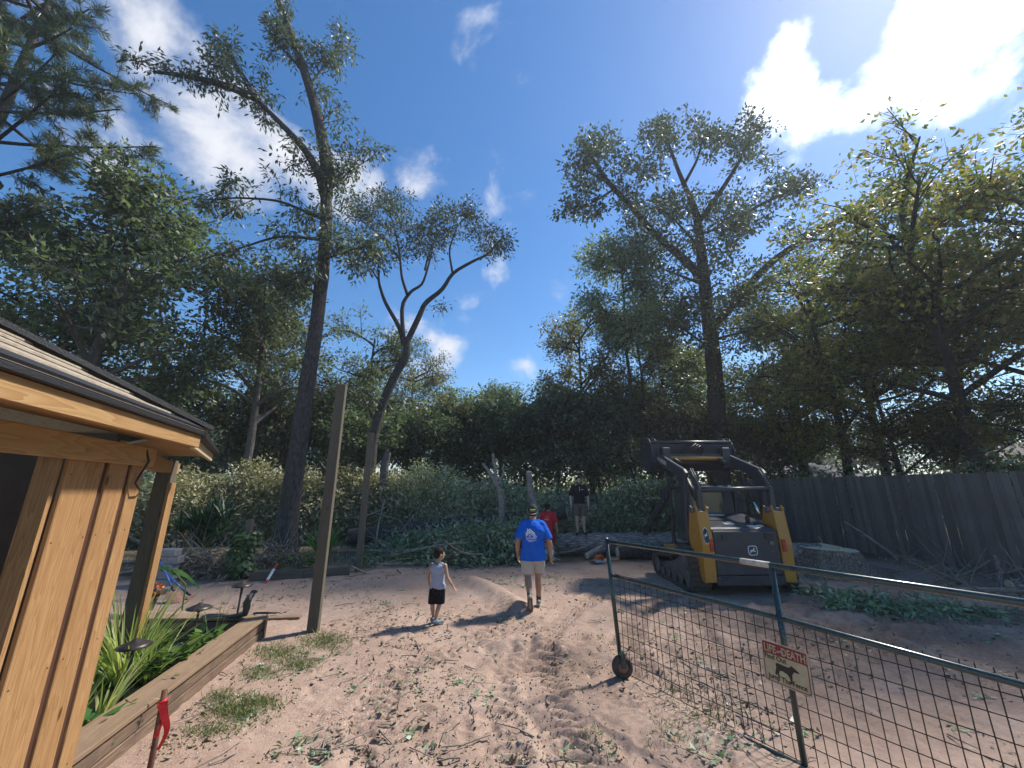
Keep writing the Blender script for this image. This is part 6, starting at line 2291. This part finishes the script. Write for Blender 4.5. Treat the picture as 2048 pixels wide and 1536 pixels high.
def gate():
    G0 = Vector((1.215, 5.02, 0)); d = Vector((.556, -.831, 0)).normalized()
    L = 4.0
    lean = .08
    root = empty('farm_gate', G0, math.atan2(d.y, d.x), 'dark green tube gate with welded wire mesh standing open across the sand', 'gate')
    # local x runs along the gate towards the camera, z up; it leans a little at the free end
    m = MB(); m.tube([(-.085, 0, 1.43), (-.03, 0, .75), (.02, 0, .16)], .024, 14); m.build('end_post', GRN, root, smooth=True)
    m = MB(); m.tube([(-.085, 0, 1.405), (1.79, 0, 1.408), (L, 0, 1.41)], .024, 16); m.build('top_rail', GRN, root, smooth=True)
    m = MB(); m.tube([(-.05, 0, 1.03), (1.77, 0, 1.01), (L, 0, .94)], .022, 16); m.build('middle_rail', GRN, root, smooth=True)
    m = MB(); m.tube([(1.16, 0, -.02), (1.25, 0, .0), (L, 0, .04)], .019, 14); m.build('bottom_rail', GRN, root, smooth=True)
    m = MB(); m.tube([(1.77, 0, 1.40), (1.78, 0, .0)], .023, 14); m.build('middle_post', GRN, root, smooth=True)
    m = MB(); m.tube([(L, 0, 1.43), (L, 0, -.05)], .03, 14); m.build('hinge_post', GRN, root, smooth=True)
    m = MB(); m.tube([(1.52, 0, 1.4075), (1.76, 0, 1.408)], .0262, 16); m.build('sticker', simple('worn_white_label', (.62, .58, .50), (.30, .25, .20), 26, .7), root, smooth=True)
    m = MB(); m.lathe([(.026, 0), (.03, .006), (.012, .018)], 14, (-.086, 0, 1.43)); m.build('post_cap', GRN, root)
    # wire mesh
    rng = random.Random(2)
    for i in range(60):
        x = .05 + i * .075
        if x > L - .04: break
        zb = .10 if x < 1.15 else .03
        zb = .02 + .10 * max(0, 1 - x / 1.1)
        m = MB(); m.tube([(x + rng.uniform(-.006, .006), .024, 1.02), (x + rng.uniform(-.01, .01), .024 + rng.uniform(-.006, .006), .5), (x + .01 + rng.uniform(-.008, .008), .024, zb)], .0036, 5, False)
        m.build('wire', WIRE, root)
    for j in range(8):
        z = .90 - j * .125
        m = MB(); m.tube([(-.0, .028, z + .02), (1.0, .028 + rng.uniform(-.004, .004), z + rng.uniform(-.008, .008)), (2.2, .028, z + rng.uniform(-.008, .008)), (L, .028, z)], .0036, 5, False)
        m.build('wire', WIRE, root)
    # wheel under the free end
    ry = Matrix.Rotation(math.pi / 2, 3, 'X') 
    w = empty('wheel', (.04, 0, .105)); w.parent = root
    w.rotation_euler = (0, 0, R(58))
    m = MB(); m.lathe([(.055, -.035), (.09, -.045), (.112, -.03), (.118, 0), (.112, .03), (.09, .045), (.055, .035)], 24, (0, 0, 0), ry); m.build('tyre', RUB, w, smooth=True)
    m = MB(); m.lathe([(.02, -.05), (.055, -.036), (.058, 0), (.055, .036), (.02, .05)], 18, (0, 0, 0), ry); m.build('hub', RUST, w, smooth=True)
    m = MB(); m.prism([(-.03, -.062, .0), (.03, -.062, 0), (.025, -.062, .13), (-.025, -.062, .13)], (0, -.004, 0), (0, .004, 0)); m.prism([(-.03, .062, .0), (.03, .062, 0), (.025, .062, .13), (-.025, .062, .13)], (0, -.004, 0), (0, .004, 0)); m.box((0, 0, .133), (.06, .136, .01)); m.build('fork', GRN, w)
    return root


GATE = gate()


def sign():
    root = empty('warning_sign', (0, 0, 0), 0, 'metal warning sign with red top and dog silhouette wired to the gate', 'sign')
    root.matrix_world = GATE.matrix_basis @ Matrix.Translation((1.775, -.040, .675)) @ Matrix.Rotation(R(2), 4, 'Y') @ Matrix.Diagonal((.82, 1, .88, 1))
    # local x along the gate (towards camera right), z up, faces -y
    w, h = .205, .17
    def rr(W, H, r, n=5):
        P = []
        for (cx, cz, a0) in ((W - r, H - r, 0), (-W + r, H - r, 90), (-W + r, -H + r, 180), (W - r, -H + r, 270)):
            for i in range(n + 1):
                a = R(a0 + 90 * i / n); P.append(Vector((cx + r * math.cos(a), 0, cz + r * math.sin(a))))
        return P
    cream = simple('faded_cream_print', (.47, .42, .26), (.34, .29, .18), 7, .6, bump=.05)
    pale = simple('sign_edge', (.48, .43, .35), None, 9, .5, bump=0)
    dred = simple('sign_red', (.26, .022, .028), (.19, .016, .02), 8, .55, bump=.05)
    blk = simple('sign_black', (.022, .016, .014), None, 9, .6, bump=0)
    m = MB(); m.prism(rr(w, h, .02), (0, .0, 0), (0, .003, 0)); m.build('plate', pale, root)
    m = MB(); m.add([p + Vector((0, -.0012, 0)) for p in rr(w - .012, h - .010, .018)], [tuple(range(24))]); m.build('border', dred, root)
    m = MB(); m.add([p + Vector((0, -.0024, -.043)) for p in rr(w - .020, h - .061, .014)], [tuple(range(24))]); m.build('panel', cream, root)

    def put(s, size, x, z, mat, nm, sq=1.0, off=.0012, ang=0):
        t = textmesh(s, size, sq, .0004, off)
        t.transform(Matrix.Translation((x, -.0036, z)) @ Matrix.Rotation(ang, 4, 'Y') @ Matrix.Rotation(math.pi / 2, 4, 'X'))
        link(nm, t, mat, root)
    put('LIFE', .088, -.125, .108, cream, 'lettering', .72, .0018)
    put('AFTER', .026, -.035, .103, pale, 'lettering', .85, .0008, R(-8))
    put('DEATH?', .088, .088, .108, cream, 'lettering', .72, .0018)
    put('Find Out', .058, -.085, .040, blk, 'lettering', .92, .0012)
    put('Jump The Fence', .058, .0, -.118, blk, 'lettering', .86, .0012)
    m = MB()
    dog = [(-.088, .03), (-.075, .042), (.02, .034), (.045, .048), (.052, .062), (.062, .052), (.085, .040), (.112, .024), (.108, .014), (.07, .016), (.052, -.01), (.048, -.045), (.044, -.082), (.056, -.088), (.030, -.088), (.028, -.05), (.012, -.024), (-.03, -.012), (-.056, -.016),
           (-.066, -.042), (-.060, -.068), (-.050, -.072), (-.074, -.072), (-.082, -.044), (-.088, -.060), (-.096, -.064), (-.100, -.05), (-.092, -.02), (-.084, .004)]
    m.prism([(x, -.0034, z - .035) for x, z in dog], (0, 0, 0), (0, -.0006, 0)); m.build('dog_silhouette', blk, root)


sign()


def chainsaw():
    g = at(1200, 1128, z=0)
    root = empty('chainsaw', (g.x, g.y, ground_z(g.x, g.y) + .01), R(20), 'orange and grey chainsaw lying in front of the thick felled trunk', 'chainsaw')
    OR = simple('saw_orange', (.72, .12, .02), None, 8, .45, bump=.05); GRY = simple('saw_grey', (.52, .53, .54), None, 8, .5)
    m = MB(); m.prism([(-.17, 0, .10), (-.10, 0, .20), (.06, 0, .21), (.14, 0, .15), (.14, 0, .10)], (0, -.08, 0), (0, .08, 0)); m.build('housing', OR, root, .015)
    m = MB(); m.prism([(-.16, 0, .02), (-.17, 0, .10), (.15, 0, .10), (.16, 0, .02)], (0, -.09, 0), (0, .09, 0)); m.build('engine', GRY, root, .012)
    m = MB(); m.tube([(-.14, 0, .17), (-.28, 0, .16), (-.36, 0, .10), (-.32, 0, .04), (-.16, 0, .04)], .018, 8); m.tube([(.02, -.10, .08), (.0, -.11, .22), (0, 0, .27), (0, .11, .22), (.02, .10, .08)], .014, 8); m.build('handle', BLACKM, root, smooth=True)
    m = MB(); m.prism([(.14, 0, .04), (.14, 0, .12), (.60, 0, .11), (.64, 0, .08), (.60, 0, .05)], (0, -.006, 0), (0, .006, 0)); m.build('guide_bar', CHR, root)
    m = MB(); m.tube([(.14, 0, .125), (.60, 0, .115), (.65, 0, .08), (.60, 0, .045), (.14, 0, .035)], .008, 5); m.build('chain', BLACKM, root)
    m = MB(); m.prism([(.10, -.09, .13), (.14, -.09, .13), (.10, -.09, .27), (.07, -.09, .27)], (0, 0, 0), (0, .18, 0)); m.build('hand_guard', BLACKM, root)


chainsaw()


# ---- litter on the sand
def on_sand(rng, n, box, dens=None):
    """points on the ground sampled evenly over a region of the picture, thinned by a density"""
    X, Y, got = [], [], 0
    while got < n:
        u, v = rng.uniform(box[0], box[1], n), rng.uniform(box[2], box[3], n)
        a, b = (u - 1024) / FPX, (768 - v) / FPX
        t = -CAMH / (SP + b * CP)
        x, y = a * t, (CP - b * SP) * t
        k = np.ones(n, bool) if dens is None else rng.random(n) < dens(x, y, u, v)
        X.append(x[k]); Y.append(y[k]); got += int(k.sum())
    x, y = np.concatenate(X)[:n], np.concatenate(Y)[:n]
    return np.stack([x, y, zg(x, y)], 1)


def clear(x, y):
    d = (CA - CB).normalized()
    return ((x - CB.x) * d.y - (y - CB.y) * d.x > .05) | (y > 6.35)


def litter():
    rng = np.random.default_rng(55)
    den = lambda x, y, u, v: np.clip(fbm(x * .9, y * .9, 70, 4) * 1.6 + .3, 0, 1) * clear(x, y) * np.where(v < 1260, 1.15, .75)
    LIT = leafmat('fallen_leaves', [(.035, .030, .022), (.075, .058, .038), (.12, .085, .052), (.085, .10, .055), (.30, .25, .17)], .15)
    q = QB()
    P = np.concatenate([on_sand(rng, 3300, (380, 1320, 1120, 1300), den), on_sand(rng, 1200, (330, 1500, 1290, 1536), den), on_sand(rng, 1800, (1250, 2048, 1120, 1536), den)])
    n = len(P)
    P[:, 2] += .008
    D = rng.standard_normal((n, 3)) * np.array([1, 1, .28])
    N = rng.standard_normal((n, 3)) * .45 + np.array([0, 0, 1.0])
    L = .018 + .062 * rng.random(n) ** 1.8
    q.leaves(P, D, N, L, L * rng.uniform(.3, .6, n), .3)
    tag(q.build('leaves', LIT), 'brown and grey fallen leaves strewn over the sand', 'leaves', kind='stuff')
    # sprigs of green oak leaves
    q = QB(); s = QB()
    den2 = lambda x, y, u, v: clear(x, y) * np.clip(.4 + 1.5 * fbm(x * .8, y * .8, 73, 3), 0, 1)
    C = np.concatenate([on_sand(rng, 60, (430, 1500, 1150, 1536), den2), on_sand(rng, 55, (720, 1500, 1120, 1180), den2), on_sand(rng, 26, (1250, 2040, 1180, 1536), den2)])
    for c in C:
        k = rng.integers(3, 12); r = rng.uniform(.03, .12)
        pts = c + rng.normal(0, r, (k, 3)) * np.array([1, 1, .12]) + np.array([0, 0, .02])
        L = rng.uniform(.04, .09, k)
        q.leaves(pts, rng.standard_normal((k, 3)) * np.array([1, 1, .3]), rng.standard_normal((k, 3)) * .5 + np.array([0, 0, 1.0]), L, L * .42, .4)
        s.segs([c + np.array([0, 0, .012])], [c + np.append(rng.normal(0, .14, 2), .03)], .005, .002)
    tag(q.build('leaves', LF_FRESH), 'small sprigs of green oak leaves dropped on the sand', 'leaves', kind='stuff')
    # twigs and acorns
    P = np.concatenate([on_sand(rng, 210, (380, 1500, 1130, 1536), den), on_sand(rng, 130, (1200, 2040, 1120, 1536), den)])
    for p in P:
        a = rng.uniform(0, 6.28); L = rng.uniform(.06, .36)
        m_ = p + np.array([math.cos(a), math.sin(a), 0]) * L * .5; e = p + np.array([math.cos(a + rng.normal(0, .3)), math.sin(a + rng.normal(0, .3)), 0]) * L
        r = rng.uniform(.003, .008)
        s.tube(np.array([p + [0, 0, .012], m_ + [0, 0, .022], e + [0, 0, .012]]), [r, r * .9, r * .6], 5)
    tag(s.build('twigs', DRYW, None, True), 'broken twigs scattered over the sand', 'twigs', kind='stuff')
    q = QB()
    P = on_sand(rng, 1100, (300, 1250, 1250, 1536), lambda x, y, u, v: clear(x, y) * np.where(fbm(x * 1.6, y * 1.6, 71, 3) > .15, 1, .06))
    for p in P:
        r = rng.uniform(.004, .0085); a = rng.uniform(0, 6.28); d = np.array([math.cos(a), math.sin(a), 0]) * r
        q.tube(np.array([p + [0, 0, r * .7] - d * 1.3, p + [0, 0, r * .8] - d * .6, p + [0, 0, r * .8] + d * .6, p + [0, 0, r * .7] + d * 1.3]), [r * .2, r, r, r * .15], 5)
    AC = leafmat('acorns', [(.07, .05, .03), (.14, .09, .05), (.20, .14, .075), (.32, .27, .15)], .0)
    tag(q.build('acorns', AC, None, True), 'acorns and pebbles scattered over the sand', 'acorns', kind='stuff')
    q = QB()
    P = on_sand(rng, 1800, (240, 1400, 1290, 1536), lambda x, y, u, v: clear(x, y) * np.clip(.35 + 1.2 * fbm(x * 1.2, y * 1.2, 75, 3) + .3 * (x < -.4), 0, 1))
    for p in P:
        r = .0025 + .0055 * rng.random() ** 2
        q.tube(np.array([p, p + [0, 0, r * .6], p + [0, 0, r * 1.1]]), [r * 1.1, r, r * .3], 5, .2, rng)
    tag(q.build('gravel', leafmat('pebbles', [(.30, .20, .15), (.42, .31, .25), (.52, .43, .36), (.66, .60, .54)], .0)), 'fine pale gravel scattered through the sand', 'gravel', kind='stuff')
    # clods of soil
    q = QB()
    P = np.concatenate([on_sand(rng, 300, (600, 1500, 1180, 1536), den2), on_sand(rng, 420, (1260, 2040, 1180, 1400), None)])
    for p in P:
        r = .004 + .015 * rng.random() ** 2.5
        q.tube(np.array([p + [0, 0, -.004], p + [0, 0, r * .25], p + [0, 0, r * .6], p + [0, 0, r * .7]]), [r * 1.5, r * 1.35, r * .8, r * .1], 6, .28, rng)
    tag(q.build('dirt', simple('soil_clods', (.36, .28, .235), (.20, .15, .12), 20, .95, bump=.4)), 'loose clods of soil thrown up by the tracks', 'soil', kind='stuff')


litter()


def grass():
    rng = np.random.default_rng(66)
    q = QB()
    spots = [(560, 1310, 60, 18, 900), (650, 1285, 50, 16, 1000), (600, 1335, 40, 12, 420), (470, 1430, 60, 18, 800), (520, 1410, 40, 12, 420), (440, 1400, 30, 12, 250), (520, 1350, 40, 14, 350), (1420, 1440, 70, 30, 160), (1350, 1380, 40, 20, 90), (1180, 1480, 40, 30, 130), (1340, 1470, 50, 40, 110), (420, 1470, 60, 12, 260)]
    P = []
    for (u, v, ru, rv, n) in spots:
        for _ in range(n):
            g = at(u + rng.normal(0, ru * .55), v + rng.normal(0, rv * .6), z=0)
            if clear(g.x, g.y): P.append((g.x, g.y))
    P = np.array(P)
    n = len(P)
    P3 = np.stack([P[:, 0], P[:, 1], zg(P[:, 0], P[:, 1]) - .004], 1)
    D = rng.standard_normal((n, 3)) * np.array([.75, .75, 0]) + np.array([0, 0, .75])
    q.leaves(P3, D, rng.standard_normal((n, 3)), rng.uniform(.035, .10, n), .0065, .1)
    tag(q.build('grass', leafmat('thin_grass', [(.075, .12, .035), (.11, .16, .05), (.16, .20, .07), (.24, .23, .12)], .35)), 'thin patches of green grass on the sand', 'grass', kind='stuff')
    q = QB()
    n = 9000
    x = rng.uniform(-14, 1, n); y = rng.uniform(11.0, 15, n)
    k = fbm(x * .5, y * .5, 72, 3) > .05
    x, y = x[k], y[k]
    P3 = np.stack([x, y, zg(x, y)], 1)
    D = rng.standard_normal((len(x), 3)) * np.array([.5, .5, 0]) + np.array([0, 0, 1])
    q.leaves(P3, D, rng.standard_normal((len(x), 3)), rng.uniform(.06, .16, len(x)), .012, .1)
    tag(q.build('weeds', LF_BRUSH), 'short weeds and grass on the shaded ground before the brush', 'weeds', kind='stuff')
    # curled pale dry leaves along the pond wall and on its cap
    q = QB()
    for (u, v, z) in ((505, 1347, 0), (520, 1358, 0), (490, 1362, 0), (545, 1300, 0), (585, 1296, 0), (480, 1395, 0), (345, 1355, .285), (400, 1305, .285), (325, 1400, .285), (520, 1302, 0), (610, 1292, 0)):
        g = np.array(at(u, v, z=z)) + [0, 0, .015]
        k = 5
        a = rng.uniform(0, 6.28, k)
        D = np.stack([np.cos(a), np.sin(a), rng.uniform(.1, .6, k)], 1)
        q.leaves(np.repeat(g[None], k, 0), D, rng.standard_normal((k, 3)) * .4 + [0, 0, 1], rng.uniform(.04, .09, k), .022, .5)
    tag(q.build('leaves', LF_PALE), 'curled pale dry oak leaves lying along the pond wall', 'leaves', kind='stuff')


grass()


# ================================================================== the hazy air of the yard
hz = MB(); hz.box((0, 215, 15.5), (1560, 450, 33))
HZ = Mat('haze_air')
HZ.n.remove(HZ.b)
pv = HZ.n.new('ShaderNodeVolumePrincipled')
pv.inputs['Color'].default_value = (.93, .96, 1.0, 1)
pv.inputs['Density'].default_value = 0.0012
pv.inputs['Anisotropy'].default_value = 0.35
HZ.l.new(pv.outputs[0], HZ.out.inputs['Volume'])
HZ.m.cycles.homogeneous_volume = True
tag(hz.build('haze', HZ.m), 'thin bright haze in the sunlit air', 'haze', kind='stuff')
